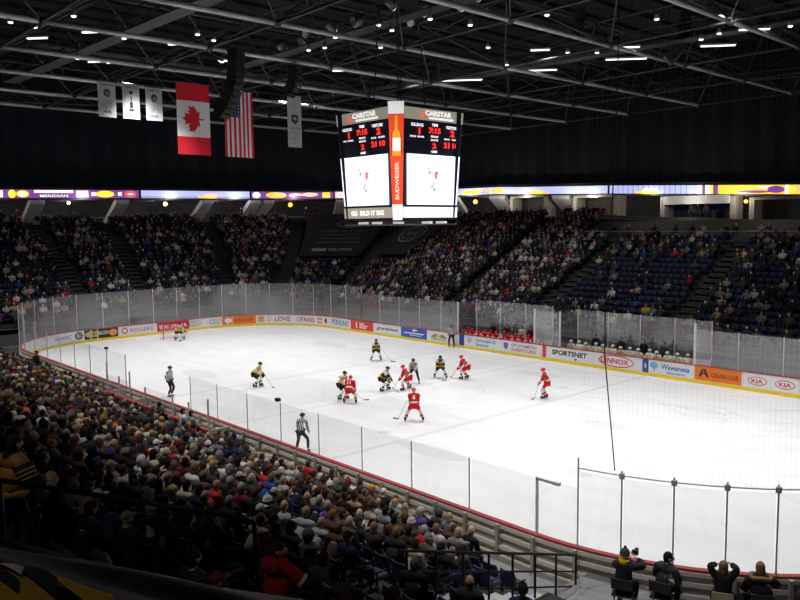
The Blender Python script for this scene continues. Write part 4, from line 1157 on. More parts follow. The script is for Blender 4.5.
wallpx(D(-6.5, 47), D(9.8, 47), ['gold', (0, .08, 0, 1, 'white'), (.03, .05, 0, 1, 'pur'), (.1, .13, 0, 1, 'pur'), ('o', .34, .25, .1, .16, 'pur'), ('o', .42, .75, .06, .16, 'white'), ('o', .47, .5, .05, .4, 'pur'), (.52, .54, 0, 1, 'white'), ('o', .56, .5, .02, .4, 'yel'), ('o', .64, .5, .06, .4, 'pink'), ('o', .75, .5, .06, .4, 'white'), (.82, 1, 0, 1, 'pur')], lab='rightmost ribbon screen with gold, purple and white swirls')
g = Geo(); rsweep(g, 0, DTOT, [(-.1, 1.0), (-.1, 1.25), (.6, 1.25), (.6, 1.0)], 1.2); struct('trim_fascia', g, M_CONC_D, 'dark ledge above the ribbon screens')
# curtain wall above the ribbon
def curtain_mat():
    m = mat('black_curtain', (.007, .014, .024), .9, bump=.3, bscale=3); return m
g = Geo(); n = 220; P = []
for j in range(n + 1):
    d = DTOT * j / n; p, nn = rib(d); o = .7 + .12 * math.sin(j * 1.7)
    q = p + nn * o; P += [(q.x, q.y, p.z + 1.0), (q.x, q.y, 29)]
g.raw(P, [(2 * j, 2 * j + 2, 2 * j + 3, 2 * j + 1) for j in range(n)])
struct('wall_curtain', g, curtain_mat(), 'black curtain hung above the ribbon screens')
g = Geo(); g.raw([(33, 47.7, 0), (33, 47.7, 29), (50, -40, 29), (50, -40, 0)], [(0, 1, 2, 3)]); g.raw([(50, -40, 0), (50, -40, 29), (-54, -40, 29), (-54, -40, 0)], [(0, 1, 2, 3)])
struct('wall_near', g, M_BLACK, 'dark walls behind the camera side')

# ------------------------------------------------------------------ people on the benches, in the boxes
SITF = dict(pelvis=(0, .02, .70), feet=((-.14, .42, .25), (.14, .42, .25)), knee=(0, .3, 1))
def bench_player(x, y, team, label, lean, group, lookx=0., helm=None):
    K = HOCK[team]
    f = figure(lean=(lookx * .3, lean, 1), hands=((-.18, .42, .85), (.18, .42, .85)), look=(lookx, 1, -.05), bulk=1.25, pelvis=(0, .02, .72), feet=((-.14, .4, .25), (.14, .4, .25)), knee=(0, .3, 1)) if (team, lean) not in _bp else _bp[(team, lean)]
    _bp[(team, lean)] = f
    t = thing('bench_player', label, 'person', group=group)
    key = ('m', team, lean)
    if key not in _bp:
        _bp[key] = (f['body'].mesh('body', [mat('skin_a', (.55, .33, .24), .6)], True), f['top'].mesh('jersey', [cloth(K['top'])], True), f['trousers'].mesh('hockey_pants', [cloth(K['pants'])], True), hair_geo(f['hm'], 'helmet').mesh('helmet', [mat('helmet_b' + team, (.75, .74, .7) if team == 'black' else (.62, .02, .02), .3)], True))
        gg = Geo(); q = f['up'].to_track_quat('Z', 'Y').to_matrix().to_4x4(); q.translation = f['pel'] + f['up'] * .12; r1 = Geo(); r1.lathe((0, 0, 0), [(.19, 0), (.2, .06), (.195, .1)], 14, sy=.95); gg.add(r1, q)
        for k in (0, 1):
            e, h = f['elbows'][k], f['shoulders'][k]; gg.tube(e + (h - e) * .3, e + (h - e) * .6, .105, 8)
        _bp[key] += (gg.mesh('stripe', [cloth(K['band'])]),)
    a, b, c, d, e = _bp[key]
    obj('body', a, None, t); j = obj('jersey', b, None, t); obj('stripe', e, None, j); obj('hockey_pants', c, None, t); obj('helmet', d, None, t)
    local_place(t, (x, y, 0), (lookx * .5, -1)); return t
_bp = {}
leans = [.1, .25, .0, .35]
for i in range(12):
    bench_player(-7.7 + i * .58, 13.75 + (.0 if i % 3 else .12), 'red', 'seated red-jerseyed player on the far bench, %s from its left end' % ordw(i + 1), leans[i % 4], 'red players on the bench')
for i in range(14):
    bench_player(1.65 + i * .63, 13.75 + (.0 if i % 3 else .1), 'black', 'seated white-helmeted player on the far bench, %s from its left end' % ordw(i + 1), leans[(i + 1) % 4], 'white and gold players on the bench')
for x0, x1, lab in ((-8.0, -1.0, 'long dark bench under the red players'), (1.3, 10.5, 'long dark bench under the white-helmeted players')):
    t = thing('team_bench', lab, 'bench', ((x0 + x1) / 2, 13.8, 0)); w = (x1 - x0) / 2 - .1
    g = Geo(); g.box(-w, w, -.2, .2, .55, .62); obj('seat', g, M_DARKMETAL, t)
    for s in (-.8, 0, .8): g = Geo(); g.box(s * w - .05, s * w + .05, -.15, .15, .2, .55); obj('leg', g, M_DARKMETAL, t)
g = Geo(); g.box(-8.2, 10.7, 13.05, 15.4, 0, .2); struct('floor_bench', g, M_CONC_D, 'raised floor of the team benches')
g = Geo(); g.box(-8.1, -.9, 15.0, 15.06, .2, 1.0); g.box(1.2, 10.6, 15.0, 15.06, .2, 1.0); struct('wall_bench', g, M_BOARD, 'white wall behind the team benches')
_st = {}
def stander(loc, face, coat, hair, label, group=None, hands=((-.25, .12, .85), (.25, .12, .85)), trou=(.015, .015, .018), hk='short', lean=(0, .05, 1), name='person', bulk=1.12, sc=1., detail_look=(0, 1, -.05)):
    key = (hands, lean, bulk, detail_look)
    if key not in _st: _st[key] = figure(lean=lean, hands=hands, bulk=bulk, look=detail_look)
    f = _st[key]
    t = thing(name, label, 'person', group=group)
    obj('body', f['body'], cloth((.55, .34, .25)), t, True); obj('coat', f['top'], cloth(coat), t, True); obj('trousers', f['trousers'], cloth(trou), t, True); obj('shoes', f['shoes'], cloth((.02, .02, .02)), t, True)
    obj({'knit': 'hat', 'cap': 'hat', 'hood': 'hood'}.get(hk, 'hair'), hair_geo(f['hm'], hk), cloth(hair), t, True)
    local_place(t, loc, face, sc); return t
for i, (x, c) in enumerate(((-5.9, (.02, .02, .025)), (-4.6, (.03, .03, .035)), (-3.2, (.55, .55, .55)), (-2.4, (.02, .02, .02)), (-1.4, (.02, .02, .025)))):
    stander((x, 14.55, .2), (.1, -1), c, (.03, .02, .01), 'staff member in %s standing behind the red bench, %s from left' % ('white' if c[0] > .3 else 'dark suit', ordw(i + 1)), 'staff behind the benches', name='coach')
for i, (x, c) in enumerate(((3.0, (.015, .015, .02)), (4.9, (.02, .02, .025)), (6.5, (.015, .015, .02)), (7.9, (.06, .06, .065)))):
    stander((x, 14.55, .2), (.1, -1), c, (.04, .02, .01), 'coach in dark suit standing behind the white and gold bench, %s from left' % ordw(i + 1), 'staff behind the benches', name='coach')
stander((-9.2, 14.3, 0), (.3, -1), (.35, .05, .05), (.3, .12, .1), 'person in red standing behind far glass left of the red bench', name='attendant')
for i, (x, c) in enumerate(((-7.6, (.04, .04, .045)), (-6.9, (.02, .02, .02)), (-6.0, (.05, .05, .06)))):
    p, n = rib(rib_find(x, 47)); stander((x, 47.6, p.z - 2.72 + .1), (.2, -1), c, (.15, .06, .03), 'person in dark clothes standing in the navy viewing box, %s of three from left' % ordw(i + 1), 'people standing in the viewing boxes')
for i, (x, y) in enumerate(((-53.6, 21.5), (-53.6, 31.0), (-53.0, 32.4), (-53.6, -4.6))):
    d = rib_find(x, y); p, n = rib(d); q = p + n * (.3)
    stander((q.x, q.y, p.z - 2.7), (-n.x, -n.y), (.02, .02, .016) if i < 3 else (.2, .03, .03), (.04, .02, .01), ['dark-clothed person standing in the concourse right of the second slanted column', 'dark-clothed person standing left of the scoreboard under the pink screen', 'second dark-clothed person standing next to another left of the scoreboard', 'person in red standing at far left under the yellow ovals'][i], 'people standing in the concourse')

# ---- named people in front
def seat_person(loc, face, f, parts, label, sc=1.):
    t = thing('spectator', label, 'person')
    for nm, gg, m in parts: obj(nm, gg, m, t, True)
    local_place(t, loc, face, sc); return t
def fz(r_y): return .15 + ROWH * ((-14.9 - r_y) / ROWD)
# standing man in orange jacket
f = figure(lean=(0, .1, 1), hands=((-.25, .32, 1.05), (.25, .32, 1.05)), bulk=1.55, fingers=True)
t = thing('spectator', 'standing man from behind in orange-brown jacket with black sleeves, left edge', 'person')
obj('body', f['body'], cloth(SKIN[1]), t, True); jk = obj('jacket', f['top'], mat('ochre_jacket', (.42, .17, .02), .6), t, True)
g = Geo()
for k in (0, 1):
    s, e, h = f['shoulders'][k], f['elbows'][k], f['hands'][k]; g.tube(s + (e - s) * .15, e, .135, 10, .105); g.ell(tuple(e), .105, .105, .105, 10, 6); g.tube(e, h - (h - e) * .1, .105, 10, .08)
sl = obj('sleeves', g, cloth((.02, .02, .02)), jk, True)
g = Geo()
for k in (0, 1):
    s, e = f['shoulders'][k], f['elbows'][k]
    for q in (.4, .6, .8): g.tube(s + (e - s) * q, s + (e - s) * (q + .07), .132, 10)
obj('sleeve_stripe', g, cloth((.55, .32, .05)), sl)
g = Geo(); g.lathe(tuple(f['nb'] + V((0, -.01, .0))), [(.13, -.03), (.12, .05), (.1, .08)], 12, sy=.9); obj('collar', g, cloth((.02, .02, .02)), jk, True)
g = Geo(); g.lathe(tuple(f['pel'] + V((0, 0, .0))), [(.235, -.03), (.24, .04), (.235, .06)], 16, sy=.9); obj('hem_band', g, cloth((.45, .28, .04)), jk, True)
obj('trousers', f['trousers'], cloth((.02, .02, .03)), t, True); obj('shoes', f['shoes'], cloth((.02, .02, .02)), t, True); obj('hair', hair_geo(f['hm'], 'short'), cloth((.03, .018, .01)), t, True)
local_place(t, (20.25, -25.9, 4.62), (-.3, 1), 1.04)
# blond spectator
spectator((19.55, -25.15, fz(-25.05) + .33), (-.3, 1), True, '', look=dict(coat=('dark', (.03, .03, .035)), hair='long', hc=('b', (.42, .30, .17))), proto=1, label='long-haired blond spectator in dark coat beside the man in orange-brown jacket', scale=1.03)
# man in red hoodie, turned to the right, one hand on the rail
f = figure(pelvis=(0, .0, .54), lean=(-.1, .12, 1), hands=((-.15, .34, .66), (.42, .40, .72)), feet=((-.14, .44, .09), (.14, .44, .09)), knee=(0, .3, 1), bulk=1.35, look=(.75, .6, -.05), fingers=True)
t = thing('spectator', 'seated man in a maroon hooded sweatshirt looking right, one hand resting forward', 'person')
obj('body', f['body'], cloth(SKIN[0]), t, True); j = obj('hooded_sweatshirt', f['top'], cloth((.33, .012, .016)), t, True)
g = Geo(); c = f['nb'] + V((0, -.11, .0)); g.ell(tuple(c), .17, .10, .12, 14, 8); obj('hood', g, cloth((.30, .012, .02)), j, True)
for k in (0, 1): g = Geo(); g.tube(f['elbows'][k], f['hands'][k] - (f['hands'][k] - f['elbows'][k]) * .1, .09, 8, .07); obj('dark_sleeve', g, cloth((.02, .02, .016)), j, True)
g = Geo(); e = f['elbows'][1]; s = f['shoulders'][1]; g.tube(e + (s - e) * .05, e + (s - e) * .2, .098, 10); obj('white_band', g, cloth((.6, .6, .6)), j)
obj('trousers', f['trousers'], cloth((.02, .02, .03)), t, True); obj('shoes', f['shoes'], cloth((.02, .02, .02)), t, True); obj('hair', hair_geo(f['hm'], 'short'), cloth((.05, .025, .015)), t, True)
local_place(t, (22.69, -23.14, fz(-23.14) + .17), (-.2, 1), 1.1)
spectator((22.62, -19.0, fz(-19.0)), (-.5, 1), True, '', look=dict(coat=('olive', (.03, .032, .026)), hair='bald', hc=('b', (.04, .035, .03))), proto=1, label='man with short dark hair and olive jacket just before the black railing')
spectator((21.9, -19.8, fz(-19.8)), (-.5, 1), True, '', look=dict(coat=('black', (.015, .015, .02)), hair='short', hc=('b', (.10, .09, .085))), proto=3, label='seated man in black coat with greying hair at the upper end of the black railing')
spectator((23.0, -17.95, fz(-17.95) - .1), (-.5, 1), True, '', look=dict(coat=('navy', (.02, .03, .10)), hair='knit', hc=('b', (.015, .015, .02))), proto=1, label='seated person in puffy navy jacket and dark knit hat in front of the black railing')
# four people on chairs by the near corner
def folding_chair(loc, face, lab, m=None):
    t = thing('folding_chair', lab, 'chair', group='chairs behind the near corner glass'); m = m or M_BLACK
    g = Geo(); g.box(-.22, .22, -.2, .2, .43, .47); obj('seat', g, m, t)
    g = Geo(); g.box(-.22, .22, -.24, -.21, .62, .86); obj('backrest', g, m, t)
    for s in (-1, 1):
        g = Geo(); g.tube((s * .22, -.24, .88), (s * .22, .22, 0), .014, 6); obj('leg', g, M_DARKMETAL, t); g = Geo(); g.tube((s * .2, -.2, 0), (s * .2, .18, .45), .014, 6); obj('leg', g, M_DARKMETAL, t)
    local_place(t, loc, face)
CH = [(22.67, -13.95, (-.35, .95)), (23.35, -13.45, (-.2, 1)), (24.5, -12.95, (-.4, .9)), (25.1, -12.45, (-.55, .85))]
FZ = .45
labs = ['folding chair under the photographer with yellow collar', 'folding chair under the person turned to the right in dark grey', 'pale wooden chair under the person raising both arms', 'folding chair under the person in the fur-trimmed hood']
for (x, y, fc_), lb in zip(CH, labs): folding_chair((x, y, FZ), fc_, lb, mat('pale_wood', (.45, .36, .24), .6) if 'pale' in lb else None)
def hero(i, hands, look, lean, coat, label, extra, hk, hc, bulk=1.35, trou=(.015, .015, .02), sc=1.08):
    x, y, fc_ = CH[i]
    f = figure(pelvis=(0, .02, .56), lean=lean, hands=hands, feet=((-.16, .44, .09), (.16, .44, .09)), knee=(0, .3, 1), bulk=bulk, look=look, fingers=True)
    t = thing('spectator', label, 'person')
    obj('body', f['body'], cloth(SKIN[0]), t, True); j = obj('coat', f['top'], cloth(coat), t, True)
    obj('trousers', f['trousers'], cloth(trou), t, True); obj('shoes', f['shoes'], cloth((.02, .02, .02)), t, True)
    obj('hat' if hk in ('knit', 'cap') else ('hood' if hk == 'hood' else 'hair'), hair_geo(f['hm'], hk), cloth(hc), t, True)
    local_place(t, (x, y, FZ), fc_, sc)
    if extra: extra(f, t, j)
    return f, t
def ex0(f, t, j):
    g = Geo(); g.lathe(tuple(f['nb'] + V((0, 0, .01))), [(.115, -.02), (.11, .05), (.09, .075)], 12); obj('collar', g, cloth((.80, .55, .03)), j, True)
f0, t0 = hero(0, ((.05, .42, 1.05), (.2, .42, 1.05)), (.5, .9, -.1), (.0, .05, 1), (.02, .021, .024), 'photographer in black jacket with yellow collar, seated behind the near corner glass', ex0, 'knit', (.06, .06, .065))
cm = thing('photo_camera', 'black photo camera with long lens held by the photographer with yellow collar', 'camera'); p = to_world(t0, V((.14, .52, 1.12)) * 1.08); cm.location = p; cm.rotation_euler = t0.rotation_euler
g = Geo(); g.box(-.07, .07, -.04, .04, -.05, .05); obj('camera_body', g, M_BLACK, cm); g = Geo(); g.tube((0, .04, 0), (0, .2, .0), .04, 12, .045); obj('lens', g, M_BLACK, cm)
hero(1, ((-.1, .42, .75), (.2, .4, .7)), (.9, .5, 0), (.1, .18, 1), (.045, .046, .05), 'person in dark grey coat turned right, seated beside the photographer with yellow collar', None, 'short', (.02, .015, .012), 1.3)
f2, t2 = hero(2, ((-.13, .16, 1.22), (.13, .18, 1.26)), (0, 1, .1), (0, .02, 1), (.018, .018, .02), 'long-haired person in black with both arms raised, seated behind the near corner glass', None, 'long', (.20, .14, .08), 1.3)
def ex3(f, t, j):
    g = Geo()
    for i in range(26):
        a = 2 * PI * i / 26; g.ell((f['nb'].x + .19 * math.cos(a), f['nb'].y - .02 + .14 * math.sin(a), f['nb'].z + .01 + .015 * math.sin(3 * a)), .045, .045, .045, 6, 4)
    obj('fur_trim', g, cloth((.30, .19, .09)), j, True)
hero(3, ((-.2, .34, .75), (.25, .45, .9)), (0, 1, 0), (0, .1, 1), (.02, .021, .024), 'person in black parka with brown fur collar, rightmost behind the near corner glass', ex3, 'long', (.24, .15, .09), 1.45)
# people by the penalty box
stander((2.2, -15.85, .15), (.5, .85), (.015, .015, .018), (.02, .015, .01), 'usher in black standing behind the penalty box, back half turned', name='usher')
for x, y, c, lb in ((2.0, -14.35, (.6, .6, .6), 'person in white coat seated in the penalty box area'), (2.75, -14.35, (.2, .21, .22), 'person in grey coat seated at the right end of the penalty box'), (-.2, -14.35, (.03, .03, .03), 'person in black seated in the middle of the penalty box')):
    spectator((x, y, .35), (0, 1), True, '', look=dict(coat=('c', c), hair='short'), proto=0, label=lb, group='people in the penalty box')
stander((-16.2, -14.6, .3), (.7, .8), (.018, .018, .016), (.03, .03, .03), 'person in black jacket with a pale back stripe standing beside the far glass corner', name='usher', bulk=1.4, sc=1.05, hk='cap')
# penalty box rails
M_BOXW = mat('box_panel', (.50, .50, .50), .5)
t = thing('penalty_box', 'long penalty box with grey back panels and red-brown top rail on the near side', 'penalty box')
g = Geo(); g.box(-6.9, 3.6, -14.05, -13.98, .12, .95); obj('back_panel', g, M_BOXW, t)
g = Geo(); g.box(-6.9, 3.6, -14.12, -13.94, .95, 1.03); obj('top_rail', g, M_RED, t)
for z in (.3, .62): g = Geo(); g.box(-6.9, 3.6, -14.13, -14.06, z, z + .08); obj('stringer', g, M_BACK, t)
for x in (-6.9, -4.1, -2.4, .4, 3.6): g = Geo(); g.box(x - .04, x + .04, -14.05, -13.1, .12, 1.0); obj('side_panel', g, M_BOXW, t)
barrier('broken glass barrier of short posts and two panes behind the penalty box')
for i, x in enumerate((-6.9, -5.4, -4.1, -2.4, .4, 1.9, 3.6)):
    z1 = (2.5, 2.0, 2.4, 1.9, 2.0, 1.9, 2.3)[i]
    post(V((x, -14.02, 0)), .9, z1, 'grey glass post behind the penalty box, %s from its far end' % ordw(i + 1), .03, group='penalty box posts')
for i, (x0, x1) in enumerate(((-6.9, -4.1), (-2.4, .4))):
    pane([(V((x0 + .05, -14.02, 0)), V((0, -1, 0))), (V((x1 - .05, -14.02, 0)), V((0, -1, 0)))], 1.04, 1.9, 'clear glass pane behind the penalty box, %s from its far end' % ordw(i + 1), M_GLASSN, 'penalty box panes')

# ------------------------------------------------------------------ black railing, steps, rails in front
rail = thing('guard_railing', 'black guard railing stepping down towards the near boards', 'railing', (21.15, -13.6, 0))
P1, P2 = V((0, -5.6, 3.0)), V((0, 0, 1.2))
for k, dz in enumerate((0, -.42, -.8)):
    g = Geo(); g.path([P1 + V((0, -.2, dz + .06)), P2 + V((0, 0, dz))], .032 if k == 0 else .022, 8); obj('top_rail' if k == 0 else 'mid_rail', g, M_BLACK, rail)
for i in range(8):
    p = P1.lerp(P2, i / 7); g = Geo(); g.tube(p, p - V((0, 0, 1.05)), .028, 8); obj('railing_post', g, M_BLACK, rail)
t = thing('concrete_steps', 'pale concrete steps beside the black railing', 'steps')
g = Geo()
for i in range(9):
    y = -13.9 - i * .5; g.box(20.55, 21.05, y - .5, y, .0, .14 + .17 * i)
obj('treads', g, M_CONC_L, t)
# empty dark block at the bottom, right of the steps
g = Geo(); g.box(21.3, 22.4, -16.6, -14.9, .45, .75)
tag(obj('equipment_case', g, M_BLACK), 'flat black case on the floor beside the first photographer', 'case')
def handrail(name, pts, lab, r=.03, posts=()):
    t = thing(name, lab, 'handrail'); g = Geo(); g.path(pts, r, 8); obj('rail', g, M_DARKMETAL, t)
    for p in posts: g = Geo(); g.tube(p, (p[0], p[1], p[2] - .9), r * .9, 8); obj('rail_post', g, M_DARKMETAL, t)
handrail('handrail', [(22.3, -26.9, 6.62), (22.69, -26.65, 6.54), (24.3, -24.9, 6.14), (24.59, -24.61, 6.04), (24.62, -24.58, 5.3)], 'dark metal handrail crossing in front of the man in the orange-brown jacket', .03, [(22.69, -26.65, 6.54)])
# tarp-covered ledge at the bottom left
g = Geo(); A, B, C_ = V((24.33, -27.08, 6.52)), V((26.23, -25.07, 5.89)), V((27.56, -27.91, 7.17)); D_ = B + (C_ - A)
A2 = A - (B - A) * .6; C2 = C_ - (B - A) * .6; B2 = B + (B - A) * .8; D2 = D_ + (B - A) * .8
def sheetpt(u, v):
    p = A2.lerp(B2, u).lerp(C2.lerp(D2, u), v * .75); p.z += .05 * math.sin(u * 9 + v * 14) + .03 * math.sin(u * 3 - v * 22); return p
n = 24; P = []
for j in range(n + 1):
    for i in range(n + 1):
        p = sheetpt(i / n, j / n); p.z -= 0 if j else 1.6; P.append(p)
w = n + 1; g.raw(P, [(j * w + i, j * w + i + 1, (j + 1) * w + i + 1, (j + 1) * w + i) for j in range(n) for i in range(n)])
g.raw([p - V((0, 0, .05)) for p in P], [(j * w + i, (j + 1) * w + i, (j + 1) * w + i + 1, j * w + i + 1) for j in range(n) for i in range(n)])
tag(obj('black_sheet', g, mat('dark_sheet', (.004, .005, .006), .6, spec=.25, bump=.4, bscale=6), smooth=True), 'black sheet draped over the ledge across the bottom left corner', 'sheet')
# yellow and black cloth
t = thing('draped_flag', 'crumpled yellow, black and pale cloth on the black sheet in the bottom left corner', 'cloth')
def clothpt(u, v):
    p = sheetpt(.17 + .20 * u - .03 * v, .36 + .36 * u + .50 * v); p.z += .05 + .03 * math.sin(u * 11 + v * 3) + .02 * math.sin(v * 16 + u * 4); return p
def strip(v0, v1, nm, m, u1=1., lift=0.):
    g = Geo(); nn, k = 20, 5; P = [clothpt(u1 * i / nn, v0 + (v1 - v0) * j / k) + V((0, 0, lift)) for j in range(k + 1) for i in range(nn + 1)]; w = nn + 1
    g.raw(P, [(j * w + i, j * w + i + 1, (j + 1) * w + i + 1, (j + 1) * w + i) for j in range(k) for i in range(nn)])
    obj(nm, g, m, t, True)
MY = mat('ochre_cloth', (.50, .27, .02), .8); MK = mat('black_cloth', (.015, .015, .015), .8); MP = mat('pale_cloth', (.5, .45, .38), .8)
strip(.0, .08, 'pale_fold', MP, .35); strip(.08, .2, 'black_band', MK, .6, .0); strip(.2, .40, 'yellow_band', MY, 1.0); strip(.24, .30, 'black_band', MK, .4, .02); strip(.4, .55, 'black_band', MK, .75, .025); strip(.5, .62, 'pale_band', MP, .6, .03); strip(.55, .9, 'yellow_band', MY, .9); strip(.68, .78, 'black_band', MK, .6, .03)

# ------------------------------------------------------------------ scoreboard
sb = thing('scoreboard', 'four-sided hanging scoreboard with bright screens over centre ice', 'scoreboard', (-.25, .2, 0))
def hw(z): return 2.2 + (z - 9.6) * .05
M_SBD = mat('scoreboard_shell', (.012, .016, .04), .5)
g = Geo()
zs = [9.55, 15.3]
P = []
for z in zs:
    h = hw(z) - .03; P += [(-h, -h, z), (h, -h, z), (h, h, z), (-h, h, z)]
g.raw(P, [(0, 3, 2, 1), (4, 5, 6, 7), (0, 1, 5, 4), (1, 2, 6, 5), (2, 3, 7, 6), (3, 0, 4, 7)]); obj('housing', g, M_SBD, sb)
E_SCR = mat('video_screen', (.86, .90, 1.), .4, emit=1.25)
E_W = mat('score_white', (.95, .95, 1.), .4, emit=1.2); E_R = mat('score_red', (1., .03, .03), .4, emit=1.4); E_TAN = mat('header_tan', (.36, .33, .27), .4, emit=.55); E_ORG = mat('header_red', (.85, .15, .08), .4, emit=.8)
E_SW = mat('sign_white', (.85, .86, .82), .4, emit=.95)
M_PIX = mat('screen_grey', (.45, .47, .55), .4, emit=.8)
def face_map(k):
    """u: -1..1 across the face left to right seen from outside, z world height"""
    def f(x, y, z):
        h = hw(y); e = h + .02 + z
        if k == 0: return (x * h, -e, y)       # faces -y, left to right = +x
        if k == 1: return (e, x * h, y)        # faces +x, left to right = +y
        if k == 2: return (-x * h, e, y)
        return (-e, -x * h, y)
    return f
for k in range(4):
    F_ = face_map(k); fc_ = bpy.data.objects.new('display_face', None); COL.objects.link(fc_); fc_.parent = sb
    SHX = {0: -.12, 1: .12, 2: 0, 3: 0}[k]
    def part(nm, g, m, z=0.):
        if nm not in ('header_sign', 'lower_sign'): g = g.mapped(lambda x, y, q: (x * .84 + SHX, y, q))
        return obj(nm, shift(g, 0, 0, z).mapped(F_), m, fc_)
    part('header_sign', rect_geo(-.99, .99, 14.68, 15.28, 2), E_TAN)
    g = Geo(); g.add(shift(T('CARSTAR', .27, .05, w=.95), .12, 15.07)); g.add(shift(rect_geo(-.45, .45, -.055, .055), .22, 14.82)); part('header_lettering', g, E_SW, .01)
    g = Geo(); g.raw([(-.55, 15.17, 0), (-.42, 15.12, 0), (-.42, 14.9, 0), (-.2, 14.8, 0), (-.55, 14.77, 0), (-.52, 14.95, 0)], [(0, 5, 4, 3, 2, 1)]); part('header_emblem', g, E_ORG, .012)
    g = Geo()
    for s, x, z, w, h in (('BULLDOGS', -.62, 14.62, .42, .16), ('TIME', 0, 14.68, .22, .14), ('VISITORS', .62, 14.62, .42, .16), ('SOG', -.78, 14.02, .2, .09), ('POWER', -.5, 14.02, .25, .09), ('PERIOD', 0, 14.08, .27, .1), ('SHOTS', 0, 13.9, .27, .1), ('SOG', .46, 14.0, .2, .09), ('PLAYER', .78, 14.0, .25, .09), ('GAME', 0, 13.3, .22, .12)):
        g.add(shift(T(s, h, .03, w=w), x, z - .2))
    part('score_labels', g, E_W, .008)
    g = Geo()
    for s, x, z, w, h in (('1', -.55, 14.3, .06, .34), ('7:15', 0, 14.38, .44, .3), ('2', .66, 14.32, .17, .36), ('2', 0, 13.6, .14, .3), ('21', .46, 13.68, .22, .3), ('10', .8, 13.68, .22, .3)):
        g.add(shift(T(s, h, .05, w=w), x, z - .2))
    part('score_digits', g, E_R, .008)
    sc = part('video_screen', rect_geo(-1 if k < 2 else -.9, 1 if k < 2 else .9, 10.3, 12.92, 2), E_SCR, .01)
    g = Geo()
    for x, z, a in ((-.15, 12.0, .07), (-.2, 12.2, .05), (-.05, 11.25, .06), (.05, 11.1, .07), (.0, 11.4, .05)): g.add(ring_geo(x, z, a, a * 1.6, None, 7))
    o = part('screen_figure', g, M_PIX, .014).parent = sc
    g = Geo(); g.add(ring_geo(.1, 11.85, .06, .22, None, 6)); g.add(ring_geo(.12, 12.0, .1, .07, None, 6)); part('screen_figure', g, mat('screen_red', (.8, .12, .2), .4, emit=.9), .014).parent = sc
    g = Geo(); g.add(shift(T('LIVE', .15, .0, w=.2), -.78, 12.75)); g.add(shift(T('HD', .12, 0, w=.14), .78, 10.5)); part('screen_text', g, M_PIX, .014).parent = sc
    if k == 0:
        part('lower_sign', rect_geo(-.99, .97, 9.62, 10.18, 2), E_TAN, .01)
        g = Geo(); g.add(shift(T('GOLD', .28, .04, w=.28), -.55, 9.9)); g.add(shift(T('BILD IT BIG', .26, .04, w=1.05), .25, 9.9)); part('sign_lettering', g, E_SW, .02)
    else:
        part('lower_sign', rect_geo(-.99, .99, 9.62, 10.18, 2), E_SW, .01)
        part('sign_lettering', shift(T('west harbour realty group', .16, .0, w=1.5), -.05, 9.92), E_TAN, .02)
# corner columns (chamfered) with the bottle advert
M_CRED = mat('column_red', (.72, .06, .02), .4, emit=.75); M_CWH = mat('column_white', (.75, .8, .82), .4, emit=.7); M_BOT = mat('bottle_amber', (.75, .25, .02), .4, emit=.9); M_BOTD = mat('bottle_dark', (.3, .05, .01), .4, emit=.3)
for q, (sx, sy) in enumerate(((1, -1), (1, 1), (-1, 1), (-1, -1))):
    nrm = V((sx, sy, 0)).normalized(); u = V((-nrm.y, nrm.x, 0))
    def cw(z): return .25 + (z - 9.6) / 5.9 * .16
    def cm_(x, y, z, nrm=nrm, u=u, sx=sx, sy=sy):
        h = hw(y); p = V((sx * h, sy * h, y)) + nrm * ((.06 if (sx, sy) == (1, -1) else -.12) + z); p += u * x; return p
    col = Geo(); P = []
    for z in (9.5, 10.3, 12, 14, 15.0, 15.45):
        w_ = cw(z); P += [cm_(-w_, z, 0), cm_(w_, z, 0), cm_(w_, z, -.35), cm_(-w_, z, -.35)]
    for j in range(5):
        for i in range(4): col.raw([], []); 
    F = [(j * 4 + i, j * 4 + (i + 1) % 4, (j + 1) * 4 + (i + 1) % 4, (j + 1) * 4 + i) for j in range(5) for i in range(4)] + [(3, 2, 1, 0), (20, 21, 22, 23)]
    col.raw(P, F); o = obj('corner_column', col, M_SBD, sb)
    def strip2(z0, z1, m, nm, e=.01, n=6):
        g = Geo()
        for j in range(n):
            a, b = z0 + (z1 - z0) * j / n, z0 + (z1 - z0) * (j + 1) / n
            g.raw([cm_(-cw(a), a, e), cm_(cw(a), a, e), cm_(cw(b), b, e), cm_(-cw(b), b, e)], [(0, 1, 2, 3)])
        obj(nm, g, m, o)
    if q != 0: continue
    strip2(14.85, 15.45, M_CWH, 'white_top'); strip2(10.3, 14.85, M_CRED, 'red_panel'); strip2(9.5, 10.3, M_CWH, 'white_foot')
    bt = [(-.07, 14.75), (.07, 14.75), (.08, 14.1), (.2, 13.85), (.22, 12.75), (-.22, 12.75), (-.2, 13.85), (-.08, 14.1)]
    g = Geo(); g.raw([cm_(x * 1.25, y, .02) for x, y in bt], [tuple(reversed(range(8)))]); obj('bottle_outline', g, M_BOTD, o)
    g = Geo(); g.raw([cm_(x, y, .025) for x, y in bt], [tuple(reversed(range(8)))]); obj('bottle_picture', g, M_BOT, o)
    g = Geo(); g.raw([cm_(x, y, .03) for x, y in ((-.2, 13.0), (.2, 13.0), (.2, 13.65), (-.2, 13.65))], [(0, 1, 2, 3)]); obj('bottle_label', g, M_CWH, o)
    tg = text_geo('BUDWEISER', .2, .02, w=1.9).mapped(lambda x, y, z: (-y, x, z)).mapped(lambda x, y, z: cm_(x, 11.5 + y, .02)); obj('column_lettering', tg, mat('column_ink', (.9, .6, .5), .4, emit=.8), o)
